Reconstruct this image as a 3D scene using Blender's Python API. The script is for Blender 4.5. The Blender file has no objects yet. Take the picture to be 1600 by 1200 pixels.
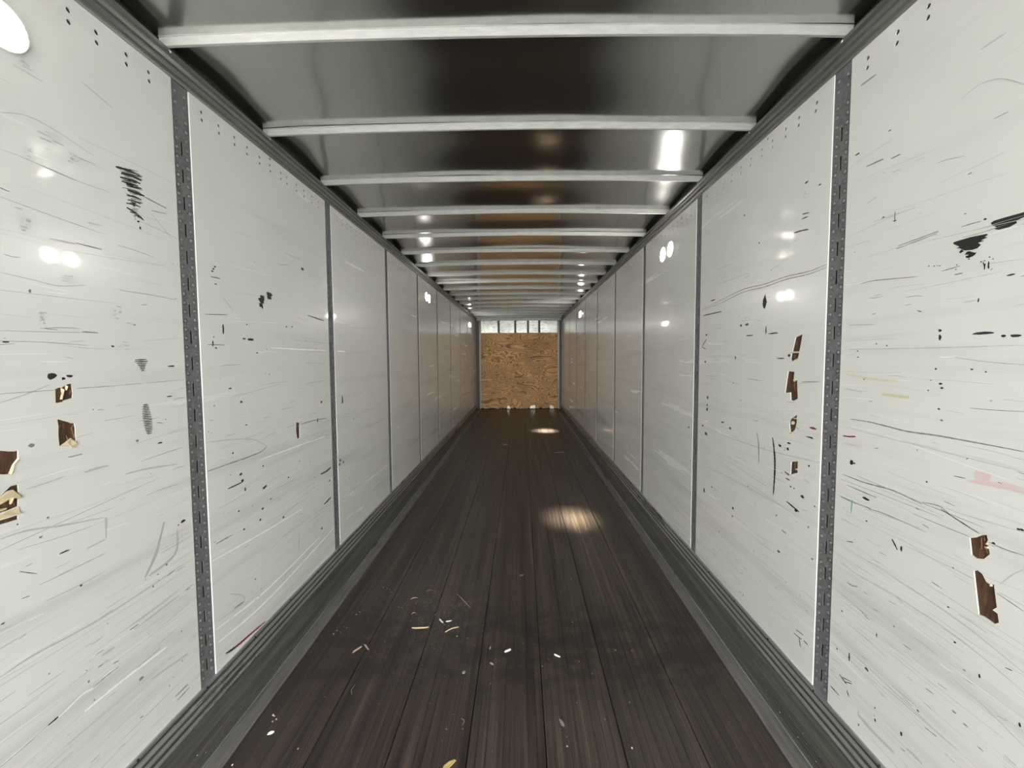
import bpy, math, random
from mathutils import Vector, Matrix, noise
from mathutils.geometry import tessellate_polygon
sc = bpy.context.scene
COL = sc.collection

# ------------------------------------------------------------------ camera
cam_d = bpy.data.cameras.new('camera')
cam = bpy.data.objects.new('camera', cam_d); COL.objects.link(cam)
F_PX, PITCH, YAW, ROLL = 635.2053, -.0552, .0133, -.0053
cam_d.sensor_width = 36.0; cam_d.lens = F_PX / 1600 * 36.0
cam_d.shift_x = -5.5848 / 1600; cam_d.shift_y = -6.1829 / 1600
cam_d.clip_start = .02; cam_d.clip_end = 300
fw = Vector((-math.sin(YAW) * math.cos(PITCH), math.cos(YAW) * math.cos(PITCH), math.sin(PITCH)))
ri = Vector((math.cos(YAW), math.sin(YAW), 0)); up = ri.cross(fw)
ri2 = ri * math.cos(ROLL) + up * math.sin(ROLL); up2 = -ri * math.sin(ROLL) + up * math.cos(ROLL)
M = Matrix((ri2, up2, -fw)).transposed().to_4x4(); M.translation = Vector((.0628, 0, 1.559))
cam.matrix_world = M
sc.camera = cam

# ------------------------------------------------------------------ light and exposure
EXPOSURE = 2.34
SKY = 4.2            # overcast daylight beyond the open rear doors
LENS_EMIT = 24.0     # the LED lenses on the walls
BEAM = 14.0          # watts of the forward beam of the two right-hand lamps
sc.view_settings.view_transform = 'Standard'; sc.view_settings.look = 'None'
sc.view_settings.gamma = 1; sc.view_settings.use_curve_mapping = False
sc.view_settings.exposure = EXPOSURE
wd = bpy.data.worlds.new('overcast_sky'); sc.world = wd; wd.use_nodes = True
bg = wd.node_tree.nodes['Background']
bg.inputs[0].default_value = (.97, .98, .97, 1); bg.inputs[1].default_value = SKY

# ------------------------------------------------------------------ sizes (metres; x across, y towards the front wall, z up)
HW = 1.275           # half the inner width
Y_REAR, Y_FRONT = -3.3, 12.2
Z_TOP = 2.64         # where the wall lining ends under the top rail
PITCH_POST = 1.225
POST_Y = {-1: 1.645, 1: 1.6018}
POST_W = .081
BOW_Y0, BOW_PITCH, N_BOWS = 1.552, .6096, 18
WOOD = 1.085         # half the width of the timber floor
rnd = random.Random(7)

# ------------------------------------------------------------------ helpers
def mesh(name, verts, faces, mats=(), parent=None, midx=None, smooth=False):
    me = bpy.data.meshes.new(name)
    me.from_pydata([tuple(v) for v in verts], [], faces)
    for m in (mats if isinstance(mats, (list, tuple)) else [mats]): me.materials.append(m)
    if midx: me.polygons.foreach_set('material_index', midx)
    if smooth: me.polygons.foreach_set('use_smooth', [True] * len(faces))
    me.update()
    o = bpy.data.objects.new(name, me); COL.objects.link(o)
    if parent: o.parent = parent
    return o
class MB:
    def __init__(s): s.v = []; s.f = []; s.m = []
    def add(s, v, f, m=0):
        n = len(s.v); s.v += [tuple(x) for x in v]; s.f += [[i + n for i in q] for q in f]; s.m += [m] * len(f)
    def box(s, a, b, m=0):
        x0, y0, z0 = a; x1, y1, z1 = b
        s.add([(x0,y0,z0),(x1,y0,z0),(x1,y1,z0),(x0,y1,z0),(x0,y0,z1),(x1,y0,z1),(x1,y1,z1),(x0,y1,z1)],
              [(0,3,2,1),(4,5,6,7),(0,1,5,4),(1,2,6,5),(2,3,7,6),(3,0,4,7)], m)
    def sweep(s, prof, ys, at, m=0, closed=False):
        """prof: points (u, w); at(u, w, y) -> xyz; swept along ys."""
        n = len(prof); vs = [at(u, w, y) for y in ys for u, w in prof]; fs = []
        for j in range(len(ys) - 1):
            for i in range(n if closed else n - 1):
                a, b = j * n + i, j * n + (i + 1) % n
                fs.append((a, b, b + n, a + n))
        if closed: fs += [tuple(range(n - 1, -1, -1)), tuple((len(ys) - 1) * n + i for i in range(n))]
        s.add(vs, fs, m)
    def dome(s, c, nrm, r, h, seg=8, m=0, rings=2):
        nrm = Vector(nrm).normalized(); t = nrm.orthogonal().normalized(); b = nrm.cross(t); c = Vector(c)
        vs = []; fs = []
        for k in range(rings):
            a = k / rings * math.pi / 2; rr = r * math.cos(a); hh = h * math.sin(a)
            vs += [c + t * rr * math.cos(2*math.pi*i/seg) + b * rr * math.sin(2*math.pi*i/seg) + nrm * hh for i in range(seg)]
        vs.append(c + nrm * h)
        for k in range(rings - 1):
            for i in range(seg):
                fs.append((k*seg+i, k*seg+(i+1)%seg, (k+1)*seg+(i+1)%seg, (k+1)*seg+i))
        o = (rings - 1) * seg
        for i in range(seg): fs.append((o+i, o+(i+1)%seg, len(vs)-1))
        s.add(vs, fs, m)
    def build(s, name, mats, parent=None, smooth=False):
        return mesh(name, s.v, s.f, mats, parent, s.m, smooth)
def struct(o): o['kind'] = 'structure'; return o
def stuff(o): o['kind'] = 'stuff'; return o
def tag(o, label, cat, group=None):
    o['label'] = label; o['category'] = cat
    if group: o['group'] = group
    return o
def fix_normals(o):
    import bmesh
    bm = bmesh.new(); bm.from_mesh(o.data); bmesh.ops.recalc_face_normals(bm, faces=bm.faces); bm.to_mesh(o.data); bm.free()
    return o

# ------------------------------------------------------------------ materials
class NT:
    def __init__(s, name):
        s.m = bpy.data.materials.new(name); s.m.use_nodes = True; s.t = s.m.node_tree; s.b = s.t.nodes['Principled BSDF']
    def n(s, kind, **kw):
        nd = s.t.nodes.new(kind)
        for k, v in kw.items():
            if k.startswith('i_'): nd.inputs[k[2:].replace('_', ' ')].default_value = v
            else: setattr(nd, k, v)
        return nd
    def l(s, a, b): s.t.links.new(a, b)
    def pos(s, scale):
        g = s.n('ShaderNodeNewGeometry'); mp = s.n('ShaderNodeMapping'); s.l(g.outputs['Position'], mp.inputs['Vector'])
        mp.inputs['Scale'].default_value = scale
        return mp.outputs[0]
    def noise(s, scale, vec, detail=4, rough=.55, dist=0):
        nd = s.n('ShaderNodeTexNoise'); nd.inputs['Scale'].default_value = scale; nd.inputs['Detail'].default_value = detail
        nd.inputs['Roughness'].default_value = rough; nd.inputs['Distortion'].default_value = dist
        s.l(vec, nd.inputs['Vector']); return nd.outputs['Fac']
    def ramp(s, fac, stops):
        r = s.n('ShaderNodeValToRGB'); e = r.color_ramp.elements
        while len(e) < len(stops): e.new(.5)
        for x, (p, c) in zip(e, stops): x.position = p; x.color = (*c, 1) if len(c) == 3 else c
        s.l(fac, r.inputs[0]); return r.outputs[0]
    def mix(s, fac, a, b, mode='MIX'):
        mx = s.n('ShaderNodeMix', data_type='RGBA', blend_type=mode)
        for x, i in ((fac, 0), (a, 6), (b, 7)):
            if hasattr(x, 'is_linked'): s.l(x, mx.inputs[i])
            else: mx.inputs[i].default_value = (*x, 1) if isinstance(x, tuple) else x
        return mx.outputs[2]
    def math(s, op, a, b=0.0):
        mt = s.n('ShaderNodeMath', operation=op)
        for x, i in ((a, 0), (b, 1)):
            if hasattr(x, 'is_linked'): s.l(x, mt.inputs[i])
            else: mt.inputs[i].default_value = x
        return mt.outputs[0]
    def bump(s, h, strength, dist=.002, base=None):
        b = s.n('ShaderNodeBump'); b.inputs['Strength'].default_value = strength; b.inputs['Distance'].default_value = dist
        s.l(h, b.inputs['Height'])
        if base: s.l(base, b.inputs['Normal'])
        return b.outputs[0]
    def set(s, **kw):
        for k, v in kw.items():
            i = s.b.inputs[k.replace('_', ' ')]
            if hasattr(v, 'is_linked'): s.l(v, i)
            else: i.default_value = (*v, 1) if isinstance(v, tuple) else v
        return s.m
def plain(name, col, rough=.5, metal=0.0, **kw):
    return NT(name).set(Base_Color=col, Roughness=rough, Metallic=metal, **kw)
def metal_mat(name, c0, c1, rough, metal, scale=(30, 30, 30), ns=1.0, bs=.15):
    t = NT(name); f = t.noise(ns, t.pos(scale), 5, .6)
    col = t.ramp(f, [(.3, c0), (.7, c1)])
    r = t.math('MULTIPLY_ADD', f, .25); t.t.nodes[-1].inputs[2].default_value = rough - .12
    return t.set(Base_Color=col, Roughness=r, Metallic=metal, Normal=t.bump(f, bs, .001))

def make_panel_mat():
    t = NT('white_liner')
    a = t.noise(1.0, t.pos((1.5, .55, 9)), 6, .62)          # long level rub marks
    b = t.noise(1.0, t.pos((2.2, 2.2, 2.2)), 4, .6)         # patches
    c = t.noise(1.0, t.pos((3, 1.6, 70)), 3, .7)            # fine level scratches
    g = t.n('ShaderNodeNewGeometry'); xyz = t.n('ShaderNodeSeparateXYZ'); t.l(g.outputs['Position'], xyz.inputs[0])
    low = t.n('ShaderNodeMapRange'); t.l(xyz.outputs['Z'], low.inputs[0])
    for i, v in ((1, 2.0), (2, .6), (3, .25), (4, 1.0)): low.inputs[i].default_value = v
    base = t.mix(b, (.70, .70, .668), (.775, .775, .745))
    rub = t.ramp(a, [(.0, (1, 1, 1)), (.36, (1, 1, 1)), (.30, (.55, .55, .55))])
    dirt = t.ramp(a, [(.30, (1, 1, 1)), (.46, (0, 0, 0))])
    dirt = t.math('MULTIPLY', dirt, low.outputs[0])
    col = t.mix(t.math('MULTIPLY', dirt, .55), base, (.52, .52, .50))
    scr = t.ramp(c, [(.26, (1, 1, 1)), (.33, (0, 0, 0))])
    col = t.mix(t.math('MULTIPLY', t.math('MULTIPLY', scr, low.outputs[0]), .55), col, (.40, .40, .39))
    pale = t.ramp(c, [(.70, (0, 0, 0)), (.78, (1, 1, 1))])
    col = t.mix(t.math('MULTIPLY', t.math('MULTIPLY', pale, low.outputs[0]), .3), col, (.86, .86, .85))
    rough = t.math('MULTIPLY_ADD', a, .22); t.t.nodes[-1].inputs[2].default_value = .13
    big = t.noise(1.0, t.pos((1, 1.1, 2.6)), 2, .5)
    fine = t.noise(1.0, t.pos((30, 24, 40)), 3, .6)
    nb = t.bump(fine, .05, .001, t.bump(big, .12, .012))
    return t.set(Base_Color=col, Roughness=rough, Normal=nb, Coat_Weight=.35, Coat_Roughness=.04, Coat_Normal=nb)
M_PANEL = make_panel_mat()
M_PEDGE = plain('liner_edge', (.72, .72, .70), .4)
M_JAMB = plain('corner_jamb', (.07, .06, .05), .5)
M_SHELL = plain('shell', (.12, .12, .12), .7)
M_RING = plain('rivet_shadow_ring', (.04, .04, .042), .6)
M_DARK = plain('dark_recess', (.02, .02, .02), .7)
M_POST = metal_mat('galvanised_steel', (.12, .123, .128), (.205, .21, .215), .55, .12, (60, 60, 60), 1, .2)
M_POST.node_tree.nodes['Principled BSDF'].inputs['Specular IOR Level'].default_value = .2
M_RIVET = metal_mat('rivet_steel', (.15, .15, .155), (.24, .24, .245), .4, .3, (90, 90, 90))
M_RAIL = metal_mat('rail_aluminium', (.17, .17, .163), (.29, .287, .275), .42, .6, (40, 1.2, 40), 1, .1)
M_SCUFF = metal_mat('scuff_aluminium', (.40, .405, .42), (.50, .51, .525), .30, .75, (9, .8, 9), 1, .0)
M_COVE = metal_mat('cove_grime_groove_shade', (.046, .044, .039), (.115, .109, .097), .5, .15, (55, 1.6, 55), 1, .1)  # dirty cove surface; also painted on the rib grooves as their shade
M_BOW = metal_mat('bow_aluminium', (.38, .38, .365), (.48, .48, .455), .5, .06, (14, 60, 60), 1, .08)
M_BEAD = plain('white_bead', (.82, .80, .74), .35)
M_BRIGHT = metal_mat('bright_aluminium', (.74, .74, .71), (.88, .88, .85), .22, .75, (20, 20, 3))
def make_roof():
    t = NT('roof_sheet')
    a = t.noise(1.0, t.pos((2, 5, 2)), 3, .5); s = t.noise(1.0, t.pos((160, 6, 6)), 2, .6)
    col = t.mix(s, (.48, .485, .465), (.56, .565, .54))
    nb = t.bump(a, .05, .01)
    return t.set(Base_Color=col, Metallic=1.0, Roughness=.18, Normal=nb, Coat_Weight=.35, Coat_Roughness=.035, Coat_Normal=nb)
M_ROOF = make_roof()
def make_floor():
    t = NT('floor_oak')
    at = t.n('ShaderNodeAttribute', attribute_name='tone')
    g = t.noise(1.0, t.pos((110, 1.1, 1)), 6, .65); w = t.noise(1.0, t.pos((16, .45, 1)), 5, .62); k = t.noise(1.0, t.pos((300, 8, 1)), 3, .6)
    p = t.noise(1.0, t.pos((6, 9, 1)), 6, .7)
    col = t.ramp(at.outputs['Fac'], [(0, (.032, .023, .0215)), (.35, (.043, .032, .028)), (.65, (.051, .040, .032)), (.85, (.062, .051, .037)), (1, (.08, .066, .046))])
    col = t.mix(.75, col, t.ramp(g, [(.34, (.35, .33, .33)), (.5, (.95, .93, .92)), (.66, (1.7, 1.65, 1.55))]), 'MULTIPLY')
    col = t.mix(.9, col, t.ramp(w, [(.36, (.32, .30, .31)), (.46, (.86, .84, .86)), (.56, (1.1, 1.1, 1.08)), (.66, (1.9, 1.8, 1.6))]), 'MULTIPLY')
    # a worn dark band across the boards, with greyish dust around it
    gm = t.n('ShaderNodeNewGeometry'); xyz = t.n('ShaderNodeSeparateXYZ'); t.l(gm.outputs['Position'], xyz.inputs[0])
    def bandf(c, h):
        return t.math('MAXIMUM', t.math('SUBTRACT', 1.0, t.math('DIVIDE', t.math('ABSOLUTE', t.math('SUBTRACT', xyz.outputs['Y'], c)), h)), 0.0)
    st = t.math('MULTIPLY', t.math('MINIMUM', t.math('MULTIPLY', bandf(2.12, .42), 1.8), 1.0), t.ramp(p, [(.44, (0, 0, 0)), (.54, (1, 1, 1))]))
    col = t.mix(t.math('MULTIPLY', st, .8), col, (.014, .010, .010))
    p2 = t.noise(1.0, t.pos((16, 9, 3)), 7, .8)
    lx = t.math('MAXIMUM', t.math('SUBTRACT', 1.0, t.math('DIVIDE', t.math('ABSOLUTE', t.math('ADD', xyz.outputs['X'], .45)), .6)), 0.0)
    du = t.math('MULTIPLY', t.math('MULTIPLY', bandf(2.45, .75), lx), t.ramp(p2, [(.50, (0, 0, 0)), (.62, (1, 1, 1))]))
    col = t.mix(t.math('MULTIPLY', du, .6), col, (.15, .115, .105))
    r = t.math('MULTIPLY_ADD', g, .22); t.t.nodes[-1].inputs[2].default_value = .30
    ln = t.ramp(t.noise(1.0, t.pos((260, .55, 1)), 3, .6), [(.60, (0, 0, 0)), (.68, (1, 1, 1))])
    col = t.mix(t.math('MULTIPLY', ln, .45), col, (.12, .10, .082))
    dk = t.ramp(t.noise(1.0, t.pos((190, .4, 7)), 3, .6), [(.33, (1, 1, 1)), (.40, (0, 0, 0))])
    col = t.mix(t.math('MULTIPLY', dk, .7), col, (.012, .009, .008))
    return t.set(Base_Color=col, Roughness=r, Normal=t.bump(k, .25, .0008, t.bump(g, .3, .001)))
M_FLOOR = make_floor()
M_SUB = plain('floor_gap', (.012, .009, .008), .8)
def make_dust():
    t = NT('dusty_steel'); f = t.noise(1, t.pos((40, 3, 1)), 6, .7)
    return t.set(Base_Color=t.ramp(f, [(.3, (.085, .081, .075)), (.55, (.155, .148, .137)), (.75, (.24, .232, .22))]), Roughness=.6, Metallic=.2, Normal=t.bump(f, .3, .001))
M_DUST = make_dust()
def make_ply():
    t = NT('plywood')
    v = t.pos((.95, 1, 2.5)); n1 = t.noise(1.0, v, 2, .45, .9); n2 = t.noise(1.0, t.pos((5, 1, 30)), 4, .6); n3 = t.noise(1.0, t.pos((1.4, 1, 1.8)), 3, .5)
    rings = t.math('SINE', t.math('MULTIPLY', n1, 165.0))
    col = t.ramp(t.math('MULTIPLY_ADD', rings, .5), [(.0, (.27, .13, .045)), (.28, (.56, .32, .125)), (1, (.72, .45, .19))])
    t.t.nodes[-2].inputs[2].default_value = .5
    col = t.mix(.6, col, t.ramp(n2, [(.3, (.75, .72, .7)), (.7, (1.2, 1.2, 1.2))]), 'MULTIPLY')
    col = t.mix(.8, col, t.ramp(n3, [(.3, (.72, .66, .60)), (.65, (1.1, 1.1, 1.1))]), 'MULTIPLY')
    return t.set(Base_Color=col, Roughness=.6, Normal=t.bump(rings, .1, .001))
M_PLY = make_ply()
def make_front():
    t = NT('front_sheet'); f = t.noise(1, t.pos((9, 9, 22)), 6, .7); g2 = t.noise(1, t.pos((3, 3, 5)), 3, .5)
    col = t.ramp(f, [(.34, (.07, .07, .06)), (.41, (.34, .34, .31)), (.68, (.56, .56, .52))])
    return t.set(Base_Color=col, Metallic=.55, Roughness=.3, Normal=t.bump(g2, .15, .02))
M_FRONT = make_front()
def make_torn():
    t = NT('torn_wood'); f = t.noise(1, t.pos((90, 90, 14)), 5, .65)
    return t.set(Base_Color=t.ramp(f, [(.3, (.028, .013, .007)), (.55, (.085, .038, .017)), (.78, (.20, .10, .05))]), Roughness=.75, Normal=t.bump(f, .8, .003))
M_TORN = make_torn()
M_SPLINT = plain('pale_splinter', (.66, .55, .36), .7)
M_TORN_L = plain('torn_fibre', (.15, .075, .035), .8)
MARKS = [plain('scuff_black', (.018, .018, .019), .5), plain('scuff_grey', (.20, .20, .195), .55), plain('scuff_faint', (.47, .47, .455), .4),
         plain('scrape_pale', (.86, .86, .84), .3), plain('smear_red', (.20, .035, .035), .5), plain('smear_pink', (.68, .55, .54), .4),
         plain('smear_teal', (.10, .30, .30), .5), plain('smear_yellow', (.60, .60, .42), .4), plain('smudge', (.64, .64, .615), .35)]
M_LENS = NT('led_lens').set(Base_Color=(.9, .9, .88), Emission_Color=(1.0, .965, .90), Emission_Strength=LENS_EMIT, Roughness=.3)
M_HOUSING = plain('lamp_housing', (.80, .80, .80), .3)
M_STRAW = plain('straw', (.52, .42, .26), .7)
M_CHIP = plain('pale_wood_chip', (.60, .47, .31), .7)
M_PAPER = plain('white_paper', (.80, .79, .75), .7)
M_PINKCHIP = plain('pinkish_chip', (.55, .38, .32), .7)
M_LEAF = plain('dry_leaf', (.50, .38, .15), .7)
M_FLUFF = plain('grey_lint', (.20, .20, .205), .9)
M_GROUND = metal_mat('yard_concrete', (.30, .30, .29), (.42, .42, .40), .85, 0.0, (2, 2, 2))
# ------------------------------------------------------------------ surveyed marks on the walls: side, colour, size, (y, z) in metres
STROKES=[
('L',2,.0027,[(1.0656,2.1964),(1.1219,2.2207),(1.1882,2.2198),(1.2932,2.1981)]),
('L',2,.0027,[(1.06,2.1018),(1.115,2.1036),(1.2378,2.0987),(1.3413,2.1048)]),
('L',1,.0021,[(1.1497,2.1025),(1.2378,2.0987)]),
('L',0,.0089,[(1.3644,2.1963),(1.4094,2.2039),(1.4529,2.2048)]),
('L',0,.009,[(1.3819,2.1845),(1.4202,2.1906),(1.4562,2.1913)]),
('L',0,.0074,[(1.3773,2.1684),(1.4115,2.1745),(1.4513,2.1781)]),
('L',0,.0061,[(1.3803,2.157),(1.4107,2.1612),(1.4424,2.1656)]),
('L',0,.0093,[(1.4015,2.1358),(1.4328,2.1389),(1.4638,2.1398)]),
('L',0,.0051,[(1.3965,2.1159),(1.4239,2.1214),(1.452,2.1226)]),
('L',0,.0051,[(1.3995,2.1027),(1.4231,2.108),(1.4469,2.1058)]),
('L',0,.0045,[(1.4067,2.0946),(1.4263,2.0967),(1.4463,2.0944)]),
('L',0,.0078,[(1.3941,2.0755),(1.4246,2.0682),(1.4561,2.0529)]),
('L',0,.0047,[(1.4049,2.065),(1.4166,2.0654),(1.4362,2.0611)]),
('L',0,.0033,[(1.3724,2.1978),(1.3978,2.2018),(1.4243,2.2086)]),
('L',0,.0025,[(1.3991,2.2048),(1.4214,2.2116),(1.4442,2.2142)]),
('L',1,.0026,[(1.3771,2.1899),(1.4181,2.1997),(1.4613,2.2068)]),
('L',0,.0037,[(1.3856,2.1886),(1.421,2.1955),(1.4582,2.203)]),
('L',1,.0044,[(1.3806,2.1813),(1.4043,2.1861),(1.4289,2.1907)]),
('L',1,.0035,[(1.393,2.1816),(1.4255,2.1889),(1.4595,2.1944)]),
('L',1,.0023,[(1.3927,2.1764),(1.411,2.1822),(1.4294,2.1833)]),
('L',0,.0046,[(1.3926,2.1712),(1.416,2.1773),(1.4399,2.18)]),
('L',0,.004,[(1.3853,2.163),(1.4108,2.1688),(1.437,2.1723)]),
('L',0,.0042,[(1.3883,2.1591),(1.4064,2.1622),(1.425,2.1656)]),
('L',0,.0042,[(1.3943,2.1565),(1.4126,2.1583),(1.4316,2.163)]),
('L',0,.0048,[(1.3971,2.1526),(1.4256,2.1567),(1.4553,2.1625)]),
('L',0,.0028,[(1.3989,2.1481),(1.4276,2.1537),(1.4575,2.158)]),
('L',0,.0023,[(1.3825,2.1363),(1.4145,2.1435),(1.4478,2.1468)]),
('L',1,.0032,[(1.399,2.1379),(1.4144,2.1419),(1.4299,2.1428)]),
('L',0,.0023,[(1.4008,2.1334),(1.4167,2.1362),(1.4329,2.1384)]),
('L',1,.0035,[(1.4061,2.1303),(1.4244,2.1313),(1.4434,2.1361)]),
('L',0,.003,[(1.3948,2.1207),(1.4115,2.1218),(1.4287,2.1257)]),
('L',0,.0027,[(1.4094,2.1212),(1.4202,2.1242),(1.431,2.1244)]),
('L',0,.0047,[(1.4233,2.1214),(1.4323,2.1233),(1.4413,2.124)]),
('L',0,.0024,[(1.4111,2.1114),(1.4308,2.1159),(1.4509,2.117)]),
('L',0,.0045,[(1.4086,2.1053),(1.4316,2.1082),(1.4554,2.1117)]),
('L',0,.0051,[(1.4111,2.101),(1.4211,2.1005),(1.4313,2.1037)]),
('L',0,.0045,[(1.3936,2.0893),(1.4168,2.0943),(1.4405,2.0952)]),
('L',0,.004,[(1.4157,2.0922),(1.4207,2.0919),(1.4258,2.0935)]),
('L',0,.0037,[(1.4202,2.0886),(1.423,2.0908),(1.4256,2.0893)]),
('L',1,.0029,[(1.4138,2.081),(1.4247,2.0818),(1.4358,2.0837)]),
('L',0,.0022,[(1.4056,2.0729),(1.4207,2.077),(1.4359,2.0763)]),
('L',0,.0034,[(1.4115,2.0698),(1.4205,2.0697),(1.4296,2.0718)]),
('L',0,.0034,[(1.4111,2.0644),(1.4158,2.0655),(1.4205,2.0654)]),
('L',1,.0021,[(1.4193,2.062),(1.4219,2.064),(1.4244,2.0625)]),
('L',1,.0039,[(1.4176,2.0561),(1.4257,2.059),(1.4336,2.0577)]),
('L',0,.0041,[(1.4226,2.0525),(1.4231,2.0541),(1.4234,2.0526)]),
('L',0,.0039,[(1.4232,2.0475),(1.423,2.0456),(1.4229,2.0474)]),
('L',1,.0045,[(1.4612,2.1373),(1.5532,2.129)]),
('L',1,.0024,[(1.4884,2.0981),(1.552,2.1086)]),
('L',1,.0041,[(1.2266,1.9102),(1.3023,1.9108)]),
('L',2,.0051,[(1.1588,1.9035),(1.2264,1.9069)]),
('L',2,.0036,[(1.2742,2.4072),(1.365,2.3844)]),
('L',2,.0027,[(1.1007,2.3381),(1.1688,2.3385)]),
('L',2,.0031,[(1.4877,2.0863),(1.5752,2.0189)]),
('L',2,.0031,[(1.0414,1.7851),(1.1105,1.779),(1.1727,1.7734),(1.2498,1.7888)]),
('L',2,.0029,[(1.0326,1.6354),(1.1538,1.6391),(1.2732,1.6445)]),
('L',1,.0034,[(1.2289,1.6451),(1.2764,1.644)]),
('L',0,.0038,[(1.3936,1.558),(1.4385,1.5592)]),
('L',0,.0038,[(1.3924,1.5518),(1.4414,1.5528)]),
('L',0,.0038,[(1.398,1.5455),(1.4373,1.5465)]),
('L',0,.0038,[(1.402,1.5392),(1.4348,1.5401)]),
('L',0,.0038,[(1.4076,1.5328),(1.4306,1.5338)]),
('L',0,.0038,[(1.4109,1.5264),(1.429,1.5274)]),
('L',0,.0038,[(1.4142,1.52),(1.4274,1.5211)]),
('L',0,.0036,[(1.4137,1.3984),(1.4331,1.3984)]),
('L',0,.0036,[(1.4123,1.3925),(1.4355,1.3921)]),
('L',0,.0036,[(1.4113,1.3867),(1.4375,1.3857)]),
('L',0,.0036,[(1.4105,1.3808),(1.4393,1.3794)]),
('L',0,.0036,[(1.4099,1.3749),(1.4408,1.3731)]),
('L',0,.0036,[(1.4096,1.3689),(1.4421,1.3668)]),
('L',0,.0035,[(1.4094,1.363),(1.4432,1.3605)]),
('L',0,.0036,[(1.4095,1.357),(1.4442,1.3543)]),
('L',0,.0036,[(1.4097,1.3509),(1.4449,1.348)]),
('L',0,.0035,[(1.4102,1.3449),(1.4453,1.3418)]),
('L',0,.0036,[(1.4108,1.3388),(1.4456,1.3356)]),
('L',0,.0035,[(1.4117,1.3326),(1.4457,1.3294)]),
('L',0,.0036,[(1.4128,1.3264),(1.4455,1.3233)]),
('L',0,.0036,[(1.414,1.3202),(1.4452,1.3172)]),
('L',0,.0036,[(1.4155,1.3139),(1.4446,1.3112)]),
('L',0,.0036,[(1.4172,1.3076),(1.4438,1.3051)]),
('L',0,.0036,[(1.4192,1.3012),(1.4427,1.2992)]),
('L',0,.0036,[(1.4215,1.2947),(1.4413,1.2933)]),
('L',1,.0032,[(1.1665,1.2725),(1.1857,1.2723),(1.2067,1.2732)]),
('L',2,.0083,[(1.2094,1.215),(1.2412,1.2176),(1.2813,1.2171)]),
('L',2,.0062,[(1.3362,1.1728),(1.4154,1.1694),(1.5424,1.1529)]),
('L',2,.0037,[(1.0623,1.211),(1.1022,1.2132),(1.1565,1.2186)]),
('L',2,.0034,[(1.0217,1.4499),(1.0774,1.4671),(1.1343,1.4896)]),
('L',1,.0057,[(1.7598,1.9154),(1.7911,1.9168),(1.8168,1.9171)]),
('L',1,.0038,[(1.7237,1.6214),(1.8252,1.6227)]),
('L',1,.0065,[(1.6729,1.0815),(1.8053,1.0813),(1.9518,1.0799),(2.0518,1.0834),(2.0973,1.0991)]),
('L',2,.0054,[(2.0973,1.0991),(2.0378,1.1368),(1.973,1.1633),(1.8395,1.1883),(1.6864,1.2056)]),
('L',0,.0066,[(1.8052,.9686),(1.8544,.969),(1.9063,.9703)]),
('L',0,.0132,[(2.6549,.7897),(2.7301,.7874),(2.8005,.7967)]),
('L',0,.0143,[(2.6856,.573),(2.7321,.5786),(2.7869,.5883)]),
('L',1,.0089,[(2.5564,1.8306),(2.766,1.8157)]),
('L',2,.0059,[(2.264,2.0794),(2.3705,2.1009)]),
('L',3,.0074,[(2.1669,1.6182),(2.4794,1.6151),(2.7836,1.6137)]),
('L',3,.0096,[(2.9479,1.6134),(3.0938,1.6108)]),
('L',2,.0052,[(1.825,1.8372),(1.8834,1.7863)]),
('L',1,.0057,[(2.4261,1.1614),(2.5799,1.1611),(2.7537,1.1519)]),
('L',3,.0051,[(2.032,1.0434),(2.3253,1.0386),(2.777,1.0278)]),
('L',1,.0038,[(1.7196,1.7491),(1.8472,1.7606)]),
('L',2,.0054,[(1.0012,1.1013),(1.0605,1.0983),(1.1481,1.0764),(1.2579,1.055)]),
('L',2,.0077,[(1.2626,1.0531),(1.2644,1.0382),(1.2606,.9865)]),
('L',2,.0052,[(1.2604,.9831),(1.2016,.9793)]),
('L',0,.0047,[(1.1295,.9986),(1.1435,.9989),(1.156,.998)]),
('L',1,.0025,[(1.0355,.9973),(1.0537,.9839),(1.0736,.97)]),
('L',2,.0061,[(.9804,.7483),(1.0499,.753),(1.1397,.7443),(1.239,.7383),(1.3409,.7405),(1.442,.745),(1.5587,.7501)]),
('L',2,.0045,[(1.2864,.6513),(1.4012,.6516),(1.5225,.6606)]),
('L',1,.0045,[(1.3193,.6382),(1.3506,.6375)]),
('L',3,.0054,[(.9671,.5227),(1.099,.5309),(1.1633,.5436),(1.1942,.538),(1.2344,.5474),(1.2728,.546)]),
('L',0,.0064,[(1.0733,.5305),(1.0991,.5328)]),
('L',1,.0022,[(.9669,.5194),(1.0266,.5245),(1.0733,.5305)]),
('L',1,.0036,[(1.1943,.5393),(1.2342,.544),(1.2749,.5443)]),
('L',1,.0023,[(1.2564,.5678),(1.2761,.5635)]),
('L',3,.0088,[(1.166,.4861),(1.2803,.4876),(1.4534,.4794)]),
('L',1,.0059,[(1.4803,.2604),(1.5394,.2613)]),
('L',1,.0049,[(1.4869,.2389),(1.5468,.2425)]),
('L',2,.0029,[(1.0342,.6524),(1.1228,.6514)]),
('L',2,.012,[(1.4727,.9524),(1.4305,.8489),(1.3839,.7855)]),
('L',2,.0103,[(1.5268,.8959),(1.5116,.8087),(1.4006,.7842)]),
('L',2,.0075,[(1.2252,.6194),(1.2664,.6175)]),
('L',2,.009,[(1.3864,.4075),(1.5469,.3834)]),
('L',2,.0069,[(1.3342,.6293),(1.5212,.6396)]),
('L',1,.0055,[(1.7195,.7513),(1.7714,.7499),(1.8207,.7479)]),
('L',2,.0066,[(1.7112,.4075),(1.8047,.3966),(1.8781,.3925),(1.8654,.4324),(1.7824,.4874)]),
('L',1,.0086,[(1.8122,.4022),(1.8812,.3928)]),
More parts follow.
